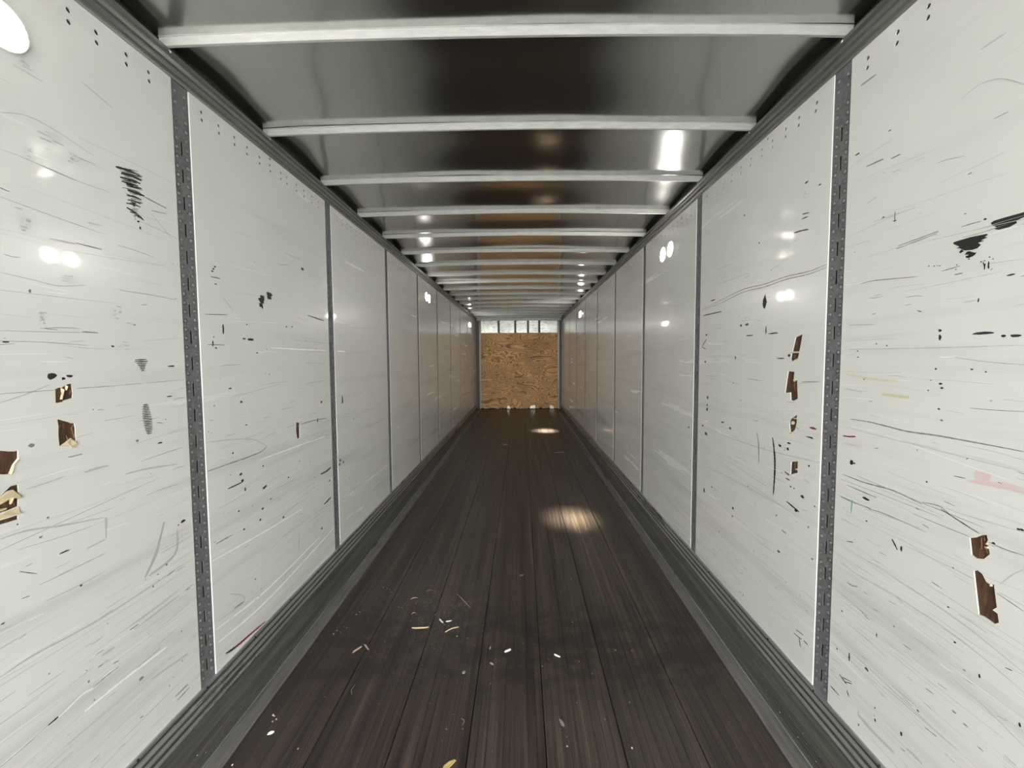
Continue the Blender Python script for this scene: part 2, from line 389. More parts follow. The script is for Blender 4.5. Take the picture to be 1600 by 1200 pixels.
('L',4,.0123,[(1.7463,.2326),(1.8223,.2153),(1.9135,.2058),(2.0315,.1928)]),
('L',0,.0101,[(1.7463,.2326),(1.8106,.2134)]),
('L',3,.0109,[(1.7053,.313),(2.0745,.2946),(2.8144,.3527)]),
('L',3,.0106,[(1.6966,.3781),(2.0595,.3507),(2.6139,.3802)]),
('L',3,.0069,[(1.6786,.6881),(2.0083,.6644),(2.4174,.6441)]),
('L',2,.0145,[(2.3729,.5154),(2.3609,.4014)]),
('R',1,.0055,[(1.5154,2.5166),(1.4537,2.5137)]),
('R',1,.0029,[(1.3439,1.9097),(1.2766,1.9143),(1.2159,1.9184)]),
('R',1,.0028,[(1.3473,1.9024),(1.2186,1.9131)]),
('R',1,.0055,[(1.478,2.2195),(1.4098,2.2136)]),
('R',1,.0039,[(1.3815,2.2008),(1.3474,2.1994)]),
('R',2,.003,[(1.4374,2.0172),(1.3605,2.014),(1.2883,2.0119)]),
('R',2,.0032,[(1.229,2.1163),(1.1989,2.1124),(1.1535,2.1001)]),
('R',2,.0024,[(1.1725,2.2602),(1.136,2.271),(1.1009,2.2635),(1.0721,2.2483),(1.0307,2.2085)]),
('R',0,.0046,[(1.7978,2.1668),(1.7569,2.1598)]),
('R',0,.005,[(1.8036,2.1478),(1.764,2.1462)]),
('R',0,.0059,[(1.8501,2.1032),(1.8012,2.0986),(1.7587,2.091)]),
('R',2,.0036,[(1.4715,2.0891),(1.4287,2.0985)]),
('R',2,.004,[(1.1304,2.3604),(1.0733,2.3602)]),
('R',1,.004,[(2.7531,1.8726),(2.491,1.9001),(2.2534,1.9227),(2.0568,1.9167),(1.8927,1.9215),(1.7527,1.9146),(1.6441,1.9206)]),
('R',1,.004,[(2.7529,1.867),(2.4902,1.8832),(2.2527,1.9074),(2.0562,1.9028),(1.892,1.9087),(1.7521,1.9028),(1.6435,1.9096)]),
('R',1,.0028,[(1.4805,1.8139),(1.4316,1.8162),(1.3502,1.8079),(1.2708,1.7992)]),
('R',1,.0025,[(1.2008,1.8008),(1.1548,1.8042)]),
('R',0,.007,[(2.7351,1.8306),(2.4878,1.8299)]),
('R',2,.0028,[(1.5214,1.5814),(1.4829,1.5822),(1.2018,1.5809),(.9985,1.5828)]),
('R',1,.0115,[(2.7483,1.6222),(2.6808,1.6725)]),
('R',1,.0063,[(2.7485,1.6251),(2.6778,1.6063)]),
('R',1,.0077,[(2.0861,1.1706),(2.0695,1.1013),(2.0653,1.0131)]),
('R',0,.0135,[(1.9569,1.1682),(1.9444,1.1183),(1.9349,1.0579),(1.9331,.9851),(1.9387,.8937)]),
('R',0,.0083,[(1.8618,1.0284),(1.8283,1.022)]),
('R',0,.0055,[(1.8528,1.0008),(1.8242,.9995)]),
('R',4,.0057,[(1.5337,1.2585),(1.5055,1.2608),(1.4748,1.2668)]),
('R',5,.008,[(1.5241,1.231),(1.447,1.235)]),
('R',5,.0126,[(1.1031,1.2188),(1.0335,1.2279),(.9801,1.2275)]),
('R',5,.0078,[(1.0247,1.2374),(.9806,1.2353)]),
('R',1,.0043,[(1.5038,1.3262),(1.4247,1.3284),(1.3572,1.3253),(1.2813,1.3211),(1.1888,1.3254),(1.0775,1.3262),(.9852,1.3259)]),
('R',1,.0039,[(1.5286,1.1131),(1.4409,1.1112),(1.3796,1.1153),(1.3155,1.1194),(1.2225,1.1092)]),
('R',1,.0027,[(1.2228,1.1158),(1.1908,1.1209),(1.1662,1.1204),(1.1419,1.1077)]),
('R',1,.0034,[(1.5065,1.0787),(1.4391,1.0766),(1.3775,1.0748)]),
('R',6,.0052,[(1.5347,1.0263),(1.484,1.0253),(1.4009,1.0284)]),
('R',6,.0047,[(1.4794,1.031),(1.4818,.9816)]),
('R',0,.0075,[(1.8432,.8963),(1.7984,.8878),(1.7557,.8797)]),
('R',7,.007,[(1.5269,1.4901),(1.4147,1.4784),(1.3184,1.4765)]),
('R',7,.0113,[(1.3787,1.4294),(1.2796,1.4282)]),
('R',2,.0036,[(1.7829,1.44),(1.656,1.4551)]),
('R',1,.0027,[(1.7696,1.4474),(1.6679,1.4553)]),
('R',1,.0029,[(1.725,1.0794),(1.6373,1.0744)]),
('R',2,.0041,[(1.7358,1.0293),(1.6965,1.0275)]),
('R',2,.0054,[(2.7179,1.0905),(2.1115,1.0921),(1.6398,1.1251)]),
('R',2,.0058,[(2.7394,.8356),(2.2035,.8571),(1.8723,.8603)]),
('R',2,.0028,[(1.5273,1.2941),(1.3553,1.2873),(1.1866,1.2826),(.9827,1.2769)]),
('R',2,.0033,[(1.5344,1.438),(1.4567,1.43)]),
('R',2,.0046,[(1.5259,1.6722),(1.4155,1.6656)]),
('R',2,.0029,[(1.1387,1.7032),(1.107,1.7047)]),
('R',0,.0019,[(1.0958,1.8023),(1.0909,1.7834)]),
('R',0,.0018,[(1.0835,1.8011),(1.081,1.7813)]),
('R',0,.0054,[(1.3152,.9597),(1.3046,.9466),(1.2948,.9334)]),
('R',1,.0063,[(1.8701,.7498),(1.836,.7474)]),
('R',0,.0027,[(1.169,1.1159),(1.1189,1.1013),(1.0678,1.0872)]),
('R',1,.0023,[(1.0448,1.0745),(1.0071,1.0726),(.9723,1.0761)]),
('R',2,.0041,[(1.5443,.7912),(1.4713,.7705),(1.3795,.7738),(1.2985,.7802),(1.226,.7793),(1.161,.7785),(1.0488,.7656),(.9552,.7445)]),
('R',1,.0038,[(1.4885,.7157),(1.4638,.7174),(1.4403,.727)]),
('R',2,.002,[(1.016,.9785),(.9951,1.0126),(.9706,1.0422)]),
('R',1,.0025,[(1.0217,.9525),(.9653,.9404)]),
('R',0,.0053,[(1.5062,.3441),(1.4798,.3358),(1.4697,.3358)]),
('R',0,.003,[(1.4798,.3358),(1.4459,.3557)]),
('R',0,.0034,[(1.4905,.344),(1.451,.3598)]),
('R',0,.0053,[(1.4685,.3115),(1.4577,.2956)]),
('R',0,.005,[(1.5456,.2633),(1.5021,.2612)]),
('R',0,.005,[(1.764,.326),(1.7153,.331)]),
('R',0,.0061,[(1.7288,.3262),(1.7203,.2932)]),
('R',0,.0052,[(1.702,.3357),(1.6756,.3357)]),
('R',0,.0031,[(1.4961,.8689),(1.467,.8783)]),
('R',0,.0046,[(1.7509,.35),(1.7032,.359)]),
('R',1,.0032,[(1.1848,.5606),(1.1593,.5623)]),
('R',1,.0034,[(1.2616,.6428),(1.233,.6428)]),
('R',2,.0139,[(1.4174,.2653),(1.3539,.2609),(1.2726,.2652)]),
('R',2,.0095,[(1.231,.3223),(1.1827,.3228)]),
('R',2,.0046,[(1.3215,.4522),(1.2097,.4561),(1.0863,.4623)]),
('R',2,.0031,[(1.4271,1.0182),(1.3111,1.0299),(1.2053,1.0297)]),
('R',1,.003,[(1.4095,1.0248),(1.3425,1.0319),(1.2185,1.0306)]),
('R',2,.0038,[(1.5361,.842),(1.3013,.8365),(1.1047,.8227),(.9577,.7916)]),
('R',2,.0031,[(1.1186,.6488),(1.0423,.6397),(.9485,.6137)]),
('R',2,.0023,[(1.12,1.1223),(.9752,1.1309)]),
('R',2,.0029,[(1.2703,.9592),(1.1118,.9606),(.966,.9535)]),
('R',1,.0026,[(1.1554,1.9108),(1.14,1.9114),(1.12,1.9112),(1.1061,1.9105)]),
('R',0,.0038,[(1.0916,1.7976),(1.0921,1.7819)]),
('R',0,.0035,[(1.083,1.8002),(1.0835,1.7831)]),
('R',1,.0023,[(1.0779,1.7774),(1.0735,1.7809)]),
('R',1,.0024,[(1.2005,1.8008),(1.1766,1.8023),(1.1522,1.8051)]),
('R',1,.0022,[(1.228,1.9168),(1.2163,1.9174)]),
('R',2,.0017,[(1.2276,1.9091),(1.2158,1.9078)])]
BLOBS=[
('L',0,1.435,2.0422,.0058,.0038),
('L',0,1.4403,2.0216,.0049,.0061),
('L',0,1.4362,2.0611,.0049,.0076),
('L',8,1.2353,2.1576,.0154,.0356),
('L',8,1.1006,1.9412,.0173,.0436),
('L',8,1.2807,1.9883,.0268,.0169),
('L',8,1.1209,2.1207,.0152,.0205),
('L',8,1.1864,2.1888,.0344,.0186),
('L',8,1.1301,2.3584,.0152,.0234),
('L',8,1.3357,1.7158,.0201,.0356),
('L',8,1.3547,1.6061,.0227,.0163),
('L',8,1.385,1.6698,.0197,.0222),
('L',8,1.1296,1.6749,.0157,.0242),
('L',8,1.1964,1.7952,.0266,.0127),
('L',0,1.0432,1.6065,.0078,.0028),
('L',1,1.1027,1.7473,.0035,.0058),
('L',0,1.539,1.5332,.0175,.0033),
('L',0,1.5244,1.4184,.0143,.0025),
('L',0,1.141,1.5127,.0129,.0092),
('L',0,1.1864,1.5112,.0105,.0048),
('L',0,1.1695,1.5044,.0056,.0047),
('L',1,1.0813,1.3265,.0083,.0058),
('L',0,1.4725,1.2508,.0117,.0032),
('L',1,1.385,1.2769,.0071,.0053),
('L',8,1.3863,1.3639,.0119,.0093),
('L',0,1.77,1.9405,.0063,.0047),
('L',0,1.7781,1.9515,.0064,.0042),
('L',0,1.7863,1.9626,.0064,.0042),
('L',0,1.7868,1.8879,.009,.0029),
('L',0,2.1039,1.8617,.0232,.019),
('L',0,2.0952,1.8351,.0177,.0134),
('L',0,2.1659,1.9011,.0284,.0114),
('L',0,2.1667,1.8841,.0208,.0103),
('L',0,2.1068,1.8809,.0197,.0078),
('L',0,2.105,1.8231,.0071,.0056),
('L',0,2.0832,1.8643,.0087,.0066),
('L',0,1.8201,1.6923,.006,.0223),
('L',0,1.9565,1.657,.0139,.0041),
('L',0,2.0003,1.6547,.0261,.0064),
('L',0,1.7545,1.6271,.005,.0141),
('L',0,1.7721,1.6079,.0077,.0038),
('L',0,2.049,1.5903,.0085,.0033),
('L',0,1.8471,1.4244,.0111,.004),
('L',0,1.9179,1.3538,.0098,.0072),
('L',0,2.6948,1.27,.0117,.0101),
('L',0,1.8937,1.0108,.0118,.0072),
('L',0,1.9021,.9769,.0105,.0082),
('L',0,1.919,.9292,.0069,.0104),
('L',0,2.0663,.8922,.0195,.0079),
('L',0,2.042,.7867,.0103,.0067),
('L',0,2.3152,1.741,.0086,.0049),
('L',0,2.3746,1.7454,.0091,.0038),
('L',0,1.981,1.7275,.0063,.0031),
('L',0,1.8468,1.1241,.0056,.005),
('L',0,1.946,1.2388,.0078,.0031),
('L',0,2.6352,1.1554,.0085,.0141),
('L',0,2.5109,2.1088,.0176,.0093),
('L',0,2.2822,.8791,.0086,.0049),
('L',0,2.0609,1.0054,.007,.0045),
('L',0,2.7722,.7098,.0126,.006),
('L',0,3.0138,1.2514,.0129,.0323),
('L',0,2.9484,.8096,.0142,.0112),
('L',0,2.9357,.7807,.0141,.011),
('L',0,3.0013,.7797,.0111,.0081),
('L',0,1.5545,.9205,.0121,.0063),
('L',0,1.5329,.9147,.0039,.0034),
('L',0,1.0384,1.1243,.002,.0025),
('L',0,1.18,.8755,.0042,.0029),
('L',0,1.4132,.737,.0034,.0031),
('L',0,.9935,.8816,.005,.0022),
('L',1,1.1833,.5681,.0036,.0053),
('L',0,1.1794,.6074,.002,.002),
('L',0,1.8996,.7394,.0075,.0052),
('L',0,2.0215,.7377,.0085,.0055),
('L',0,2.6461,.4249,.0144,.0072),
('L',0,2.2201,.6694,.0102,.006),
('L',0,1.8684,.8416,.0072,.0051),
('L',0,2.042,.7863,.0086,.0056),
('R',1,1.358,2.0097,.002,.0192),
('R',0,1.3573,1.9944,.007,.0021),
('R',0,1.5177,2.2813,.0115,.0031),
('R',0,1.3901,2.295,.0064,.0021),
('R',1,1.1391,2.0474,.0059,.0017),
('R',0,1.7776,2.293,.0119,.0041),
('R',0,1.7009,2.2506,.0084,.0035),
('R',8,1.7813,2.2347,.0263,.0274),
('R',0,2.1128,2.1326,.0057,.0055),
('R',0,2.2614,2.3208,.0108,.0035),
('R',0,2.0526,1.8279,.0179,.0385),
('R',0,2.2062,1.7295,.0186,.0069),
('R',0,2.2661,1.7284,.011,.0083),
('R',0,2.1787,1.6693,.0341,.0034),
('R',0,1.9758,1.6686,.0426,.0036),
('R',0,2.0351,1.6859,.0053,.0214),
('R',0,1.1964,1.6306,.0061,.0043),
('R',0,1.1965,1.6101,.0051,.0106),
('R',0,1.0848,1.6164,.0281,.004),
('R',0,1.0414,1.6068,.0057,.003),
('R',0,1.0168,1.6061,.0134,.0034),
('R',0,1.8544,1.5625,.0103,.0068),
('R',0,1.9133,1.5487,.0341,.003),
('R',0,2.682,1.7006,.0138,.0063),
('R',0,2.602,1.913,.0315,.0047),
('R',0,2.6482,1.2934,.0121,.0113),
('R',0,2.649,1.244,.0121,.007),
('R',0,2.6508,1.2155,.0122,.0154),
('R',0,2.659,1.0548,.0214,.0128),
('R',0,2.3546,1.1438,.0144,.0075),
('R',0,2.9337,1.0488,.015,.0079),
('R',0,2.7118,1.0988,.0144,.0065),
('R',0,2.6896,1.5244,.0124,.0057),
('R',0,2.3142,1.5528,.008,.0109),
('R',0,2.4439,1.1635,.018,.0065),
('R',0,1.7063,1.0965,.0057,.005),
('R',0,1.7058,1.2179,.0212,.0036),
('R',0,1.4882,1.169,.0086,.0103),
('R',0,1.4765,1.1681,.0047,.0031),
('R',0,1.42,1.056,.0148,.0053),
('R',0,1.1325,1.8252,.008,.0046),
('R',0,1.0333,1.7563,.0102,.0026),
('R',0,1.1019,1.7039,.002,.0063),
('R',0,1.203,1.5193,.0037,.0028),
('R',0,1.108,1.5208,.0042,.0023),
('R',0,1.0747,1.515,.0025,.0023),
('R',0,1.1873,1.4767,.006,.0037),
('R',0,1.1831,1.4651,.0053,.0031),
('R',0,1.2218,1.4552,.0032,.0019),
('R',0,1.2131,1.1818,.0032,.0032),
('R',0,1.6645,.9377,.006,.0036),
('R',0,2.3022,.6898,.0116,.0087),
('R',0,1.4501,1.4788,.0032,.0053),
('R',0,2.667,.6733,.0125,.0144),
('R',0,2.5627,.7289,.0087,.0055),
('R',0,1.7388,.9528,.0119,.0074),
('R',0,1.817,.972,.0065,.0039),
('R',0,1.4796,1.5542,.0037,.0028),
('R',0,1.4826,1.576,.0038,.0023),
('R',0,1.9015,1.1403,.0125,.0076),
('R',0,1.8367,1.1653,.016,.0044),
('R',0,1.8443,1.1379,.0088,.0074),
('R',4,1.6889,1.2592,.0232,.0054),
('R',5,1.0706,1.2404,.0266,.0142),
('R',8,1.0194,1.6977,.0079,.0037),
('R',0,1.2391,1.8234,.0025,.0023),
('R',0,1.2232,1.8199,.0025,.0019),
('R',0,1.2819,.9431,.0043,.0104),
('R',0,1.8854,.6391,.0117,.0066),
('R',0,1.6685,.7127,.0062,.0036),
('R',0,1.3557,.6048,.0029,.0096),
('R',0,1.4631,.4458,.0043,.016),
('R',0,1.3902,.458,.0069,.0046),
('R',0,1.3838,.4567,.0042,.0046),
('R',0,1.0484,.7093,.0029,.0063),
('R',0,1.1343,.8442,.0033,.0021),
('R',0,1.3497,.3493,.0032,.0033),
('R',0,1.3469,.309,.0041,.006),
('R',0,1.252,.3505,.0042,.0083),
('R',0,1.4109,.2304,.0035,.0054),
('R',0,.9593,.6584,.0028,.0058),
('R',0,.986,1.1342,.0042,.0026),
('R',0,.9788,1.1357,.0045,.0031),
('R',0,1.5212,.4334,.0031,.005),
('R',0,2.3071,.6407,.007,.0074),
('R',0,1.9096,.8041,.0048,.0051),
('R',0,1.6975,.8367,.0038,.0055),
('R',0,2.1751,.2523,.0063,.0048),
('R',0,1.7765,.8781,.011,.0067),
('R',0,1.1309,1.8183,.0029,.0016),
('R',0,1.1007,1.8043,.0023,.002),
('R',0,1.0817,1.8118,.0023,.0018),
('R',0,1.0741,1.8048,.002,.0015),
('R',0,1.0926,1.8047,.002,.0015),
('R',0,1.1624,1.7972,.0023,.0015),
('R',0,1.1608,1.8094,.002,.0015),
('R',0,1.2071,1.8173,.0025,.0016),
('R',0,1.2138,1.8196,.002,.0015),
('R',1,1.146,1.9431,.0045,.0015)]
GOUGES=[
('L',[(1.1475,1.4755),(1.1575,1.4794),(1.1632,1.478),(1.1753,1.4856),(1.1788,1.4873),(1.1917,1.4893),(1.1925,1.4586),(1.1908,1.4453),(1.1676,1.4401),(1.1657,1.4366),(1.1459,1.435)]),
('L',[(1.1471,1.3867),(1.1513,1.3879),(1.1641,1.3813),(1.1739,1.3769),(1.1855,1.3702),(1.1917,1.3711),(1.1934,1.3563),(1.1913,1.3005),(1.1483,1.31),(1.1472,1.342),(1.1492,1.3677)]),
('L',[(.9944,1.328),(1.0145,1.3277),(1.0333,1.3211),(1.0439,1.3187),(1.0522,1.3202),(1.0509,1.2987),(1.0401,1.2854),(1.0298,1.2622),(1.0194,1.2641),(.9961,1.2731)]),
('L',[(.9812,1.1885),(1.0094,1.2114),(1.0297,1.2294),(1.0469,1.2296),(1.0459,1.2034),(1.0435,1.1719),(1.0225,1.1684),(1.0051,1.1683),(.9852,1.1717)]),
('L',[(.9819,1.1445),(1.004,1.1487),(1.0249,1.1481),(1.0421,1.1482),(1.0414,1.1368),(1.0207,1.1373),(1.0033,1.1378),(.9848,1.1378)]),
('R',[(1.0914,1.0649),(1.0775,1.0724),(1.0652,1.0841),(1.0519,1.0912),(1.0482,1.0784),(1.0528,1.0666),(1.0465,1.0647),(1.0451,1.0581),(1.0423,1.0438),(1.0558,1.0237),(1.0725,1.0177),(1.0847,1.0216)]),
('R',[(1.0771,.9804),(1.0688,.9874),(1.0569,.9839),(1.0466,.9676),(1.0383,.9651),(1.0295,.9713),(1.0251,.944),(1.0201,.9159),(1.029,.903),(1.0179,.9006),(1.0139,.8794),(1.0233,.8694),(1.0481,.8736),(1.0596,.871),(1.0674,.9184)]),
('R',[(1.8174,1.6419),(1.7731,1.6534),(1.7896,1.5795),(1.8356,1.5796)]),
('R',[(1.8395,1.5717),(1.7901,1.5725),(1.7965,1.5517),(1.8356,1.5345),(1.8448,1.5459)]),
('R',[(1.8596,1.4908),(1.8164,1.4894),(1.8216,1.4493),(1.7979,1.4535),(1.7933,1.4003),(1.7902,1.3724),(1.8164,1.3601),(1.8358,1.3615),(1.8397,1.3963),(1.8772,1.3902),(1.8685,1.4437)]),
('R',[(1.812,1.2888),(1.7931,1.3032),(1.7914,1.2687),(1.8019,1.2337),(1.8306,1.2066),(1.8407,1.2574),(1.8339,1.2755)]),
('R',[(1.8197,1.0851),(1.7759,1.0981),(1.7758,1.0467),(1.7998,1.0365),(1.8218,1.025)]),
('R',[(2.9129,1.5911),(2.8736,1.6012),(2.8662,1.3558),(2.9167,1.343),(2.9182,1.4604)]),
('L',[(2.3846,1.1812),(2.422,1.1726),(2.4161,1.0815),(2.3877,1.082),(2.3791,1.1304)])]
POLYS=[
('R',0,[(1.1733,1.8745),(1.1543,1.8756),(1.1295,1.8763),(1.0908,1.8733),(1.0879,1.8695),(1.0958,1.8673),(1.0883,1.8636),(1.1036,1.8605),(1.0953,1.8574),(1.1102,1.8555),(1.103,1.8489),(1.1109,1.8419),(1.1234,1.8406),(1.135,1.8428),(1.1423,1.8439),(1.1562,1.8539),(1.1638,1.8551),(1.1564,1.8579),(1.1643,1.864),(1.1722,1.8694)]),
('R',0,[(1.1418,1.8327),(1.1363,1.8392),(1.1305,1.8393),(1.1173,1.8321),(1.1124,1.8316),(1.1156,1.8262),(1.1239,1.8221),(1.1313,1.827),(1.1355,1.8249),(1.1315,1.8302)]),
('R',0,[(1.1557,1.8442),(1.15,1.8491),(1.1438,1.8427),(1.154,1.839)]),
('R',0,[(1.0841,1.8988),(1.0765,1.9022),(1.0538,1.9026),(1.0149,1.902),(.9956,1.902),(.9951,1.893),(1.0143,1.89),(1.0289,1.8865),(1.0274,1.8804),(1.0426,1.8754),(1.0649,1.8758),(1.0741,1.8794),(1.0705,1.8841),(1.0799,1.8915)]),
('R',0,[(1.1022,1.9129),(1.0983,1.9161),(1.0921,1.9126),(1.0967,1.91)])]
LIPS=[
('L',[(1.151,1.31),(1.1647,1.3171),(1.1789,1.3269),(1.1797,1.3204),(1.1742,1.3049)]),
('L',[(1.1793,1.3256),(1.1918,1.3101),(1.1918,1.2972),(1.1817,1.2963),(1.1748,1.3048)]),
('L',[(.9868,1.1995),(1.0074,1.2076),(1.0237,1.2189),(1.0344,1.2187),(1.0511,1.1912),(1.0446,1.1911),(1.0296,1.1987),(1.0206,1.1962),(1.0063,1.1891),(.9893,1.1855)]),
('L',[(.9869,1.1732),(1.0057,1.1781),(1.0195,1.1763),(1.0175,1.1725),(1.0053,1.1716)]),
('L',[(.9874,1.1532),(1.0048,1.1629),(1.0224,1.1672),(1.0433,1.1696),(1.0427,1.1502),(1.0251,1.1514),(1.0042,1.153)]),
('L',[(1.0401,1.2843),(1.0509,1.2982),(1.052,1.2949),(1.0416,1.2805),(1.0306,1.2608),(1.0295,1.263)]),
('L',[(1.0279,1.1993),(1.0323,1.1978),(1.0305,1.1836),(1.0269,1.1826)]),
('L',[(1.1631,1.4771),(1.167,1.4721),(1.166,1.4553),(1.1612,1.4446),(1.1595,1.4447),(1.1634,1.4593)]),
('L',[(1.1752,1.4847),(1.1767,1.4808),(1.1757,1.4695),(1.1743,1.4753)]),
('R',[(1.0528,1.0678),(1.0478,1.0701),(1.0465,1.0659),(1.052,1.064)]),
('R',[(1.055,1.0582),(1.0464,1.0624),(1.0461,1.0565),(1.0511,1.0548)]),
('R',[(1.0383,.9651),(1.0344,.9685),(1.0341,.9627),(1.0381,.9604)]),
('R',[(1.8441,1.5775),(1.7896,1.5795),(1.7894,1.5745),(1.8268,1.573),(1.844,1.574)]),
('R',[(1.823,1.4507),(1.8128,1.4597),(1.8041,1.4531),(1.8163,1.4453)]),
('R',[(1.8126,1.5418),(1.7963,1.5489),(1.7941,1.5447),(1.8124,1.5376)]),
('R',[(1.8257,1.2632),(1.8136,1.2702),(1.8058,1.2631),(1.8128,1.2546),(1.8238,1.2541)]),
('R',[(1.8118,1.2838),(1.7948,1.288),(1.7945,1.2821),(1.8115,1.2789)]),
('R',[(1.7887,1.0614),(1.7744,1.067),(1.7741,1.0598),(1.7884,1.0565)]),
('R',[(1.8362,1.2174),(1.8088,1.2225),(1.8159,1.2144),(1.8359,1.21)])]
HOLES_L=[
(1.2479,2.5955),
(1.2477,2.5616),
(1.3278,2.5934),
(1.3279,2.562),
(1.4261,2.596),
(1.4257,2.5639),
(1.5097,2.5943),
(1.5104,2.5632),
(1.7515,2.5956),
(1.7531,2.5648),
(1.8494,2.595),
(1.8513,2.5635),
(1.9492,2.5971),
(1.95,2.5641),
(2.038,2.5954),
(2.0361,2.5635),
(2.1322,2.5951),
(2.1319,2.5626),
(2.2208,2.6285),
(2.2186,2.5938),
(2.2204,2.563),
(2.3169,2.5978),
(2.3169,2.5648),
(2.3757,2.5972),
(2.3779,2.5631),
(2.4747,2.5983),
(2.4747,2.5617),
(2.5595,2.5982),
(2.5597,2.5617),
(2.6532,2.5978),
(2.6534,2.56),
(2.7424,2.5973),
(2.7401,2.5614)]
HOLES_R=[
(1.2801,2.5928),
(1.2803,2.56),
(1.3791,2.5937),
(1.3805,2.5616),
(1.4913,2.5931),
(1.4924,2.5621),
(1.7357,2.5919),
(1.7261,2.5946),
(1.7415,2.5621),
(1.7295,2.5644),
(1.8416,2.5926),
(1.8428,2.5615),
(1.9311,2.593),
(1.9326,2.5613),
(2.0301,2.5925),
(2.0303,2.5624),
(2.0692,2.6219),
(2.1144,2.594),
(2.1166,2.5635),
(2.2142,2.5951),
(2.2168,2.5631),
(2.3088,2.5949),
(2.3118,2.5639),
(2.4076,2.6001),
(2.4084,2.5642),
(2.4994,2.5939),
(2.5006,2.5642),
(2.5991,2.5965),
(2.6005,2.5656),
(2.7165,2.5987),
(2.7179,2.5609)]
SPECKS=[(-0.463,3.053),(-0.257,1.621),(0.241,1.55),(-0.465,2.384),(0.647,2.089),(0.56,2.089),(0.406,1.925),(0.411,2.786),(0.794,2.483),(-0.88,2.673),(-0.85,2.66),(-0.827,2.648),(-0.812,2.622),(-0.24,2.176),(-0.303,2.193),(-0.463,2.187),(0.308,1.755),(0.547,1.76),(0.354,2.006),(-0.09,1.862),(-0.981,2.403),(-0.946,2.382),(-0.936,2.407),(-0.977,2.272),(-0.953,2.259),(-0.711,2.458),(-0.689,2.452),(0.418,1.673),(0.499,1.545),(0.164,1.972),(0.32,2.627),(0.36,2.318),(-1.022,1.679),(-1.003,1.663),(-1.013,1.652),(-1.03,1.684),(-1.054,1.465),(-0.836,1.531),(-1.005,2.207),(-0.999,2.234),(-0.974,2.222)]
ORD = 'first second third fourth fifth sixth seventh eighth ninth tenth eleventh twelfth thirteenth fourteenth fifteenth sixteenth seventeenth eighteenth'.split()

# ------------------------------------------------------------------ setting: ground outside, floor
g = MB(); g.box((-25, -60, -1.35), (25, Y_REAR - .02, -1.25)); struct(g.build('ground', M_GROUND))
f = MB(); f.box((-1.30, Y_REAR, -.16), (1.30, Y_FRONT, -.026)); floor = struct(f.build('floor', M_SUB))
N_BOARD, N_STRIP = 7, 9
BW = 2 * WOOD / N_BOARD; SW = BW / N_STRIP
NEAR0, NEAR1 = 1.2, 4.3
def add_tone(o, vals):
    a = o.data.attributes.new('tone', 'FLOAT', 'FACE'); a.data.foreach_set('value', vals)
def strip_prism(mb, x0, x1, y0, y1, z):
    b = .0008
    mb.add([(x0,y0,-.025),(x1,y0,-.025),(x1,y1,-.025),(x0,y1,-.025),
            (x0,y0,z-b),(x1,y0,z-b),(x1,y1,z-b),(x0,y1,z-b),
            (x0+b,y0,z),(x1-b,y0,z),(x1-b,y1,z),(x0+b,y1,z)],
           [(0,1,5,4),(1,2,6,5),(2,3,7,6),(3,0,4,7),(4,5,9,8),(5,6,10,9),(6,7,11,10),(7,4,8,11),(8,9,10,11)])
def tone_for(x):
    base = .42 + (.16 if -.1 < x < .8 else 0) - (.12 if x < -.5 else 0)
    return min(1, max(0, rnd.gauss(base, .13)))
for bi in range(N_BOARD):
    bx = -WOOD + bi * BW
    far = MB(); tones = []; near = []
    for si in range(N_STRIP):
        x0 = bx + si * SW + (.0022 if si == 0 else .00025); x1 = bx + (si + 1) * SW - (.0022 if si == N_STRIP - 1 else .00025)
        y = Y_REAR + .01 - rnd.random()
        cuts = []
        while y < Y_FRONT:
            L = rnd.uniform(.9, 2.3); cuts.append((max(y, Y_REAR + .01), min(y + L, Y_FRONT - .012))); y += L
        tbase = tone_for((x0 + x1) / 2)
        for y0, y1 in cuts:
            if y1 - y0 < .05: continue
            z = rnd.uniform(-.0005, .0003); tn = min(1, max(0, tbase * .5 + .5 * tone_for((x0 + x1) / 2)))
            segs = []
            if y1 > NEAR0 and y0 < NEAR1: near.append((x0, x1, y0 + .00012, y1 - .00012, z, tn))
            else:
                n0 = len(far.f); strip_prism(far, x0, x1, y0 + .00012, y1 - .00012, z); tones += [tn] * (len(far.f) - n0)
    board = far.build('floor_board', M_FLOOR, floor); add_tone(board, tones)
    for q in near:
        m = MB(); strip_prism(m, *q[:5]); o = m.build('strip', M_FLOOR, board); add_tone(o, [q[5]] * len(m.f))

# ------------------------------------------------------------------ side walls
def at_wall(side, y, z, out=0.0):
    return (side * (HW - out), y, z)
def inside(p, poly):
    r = False; j = len(poly) - 1
    for i in range(len(poly)):
        a, b = poly[i], poly[j]
        if (a[1] > p[1]) != (b[1] > p[1]) and p[0] < (b[0]-a[0])*(p[1]-a[1])/(b[1]-a[1]) + a[0]: r = not r
        j = i
    return r
def smooth_line(pts, k=5):
    if len(pts) < 3: 
        a, b = pts; return [(a[0]+(b[0]-a[0])*i/4, a[1]+(b[1]-a[1])*i/4) for i in range(5)]
    P = [pts[0]] + list(pts) + [pts[-1]]; out = []
    for i in range(1, len(P) - 2):
        for s in range(k):
            u = s / k; p0, p1, p2, p3 = P[i-1], P[i], P[i+1], P[i+2]
            out.append(tuple(.5*((2*p1[c]) + (-p0[c]+p2[c])*u + (2*p0[c]-5*p1[c]+4*p2[c]-p3[c])*u*u + (-p0[c]+3*p1[c]-3*p2[c]+p3[c])*u**3) for c in (0, 1)))
    return out + [pts[-1]]
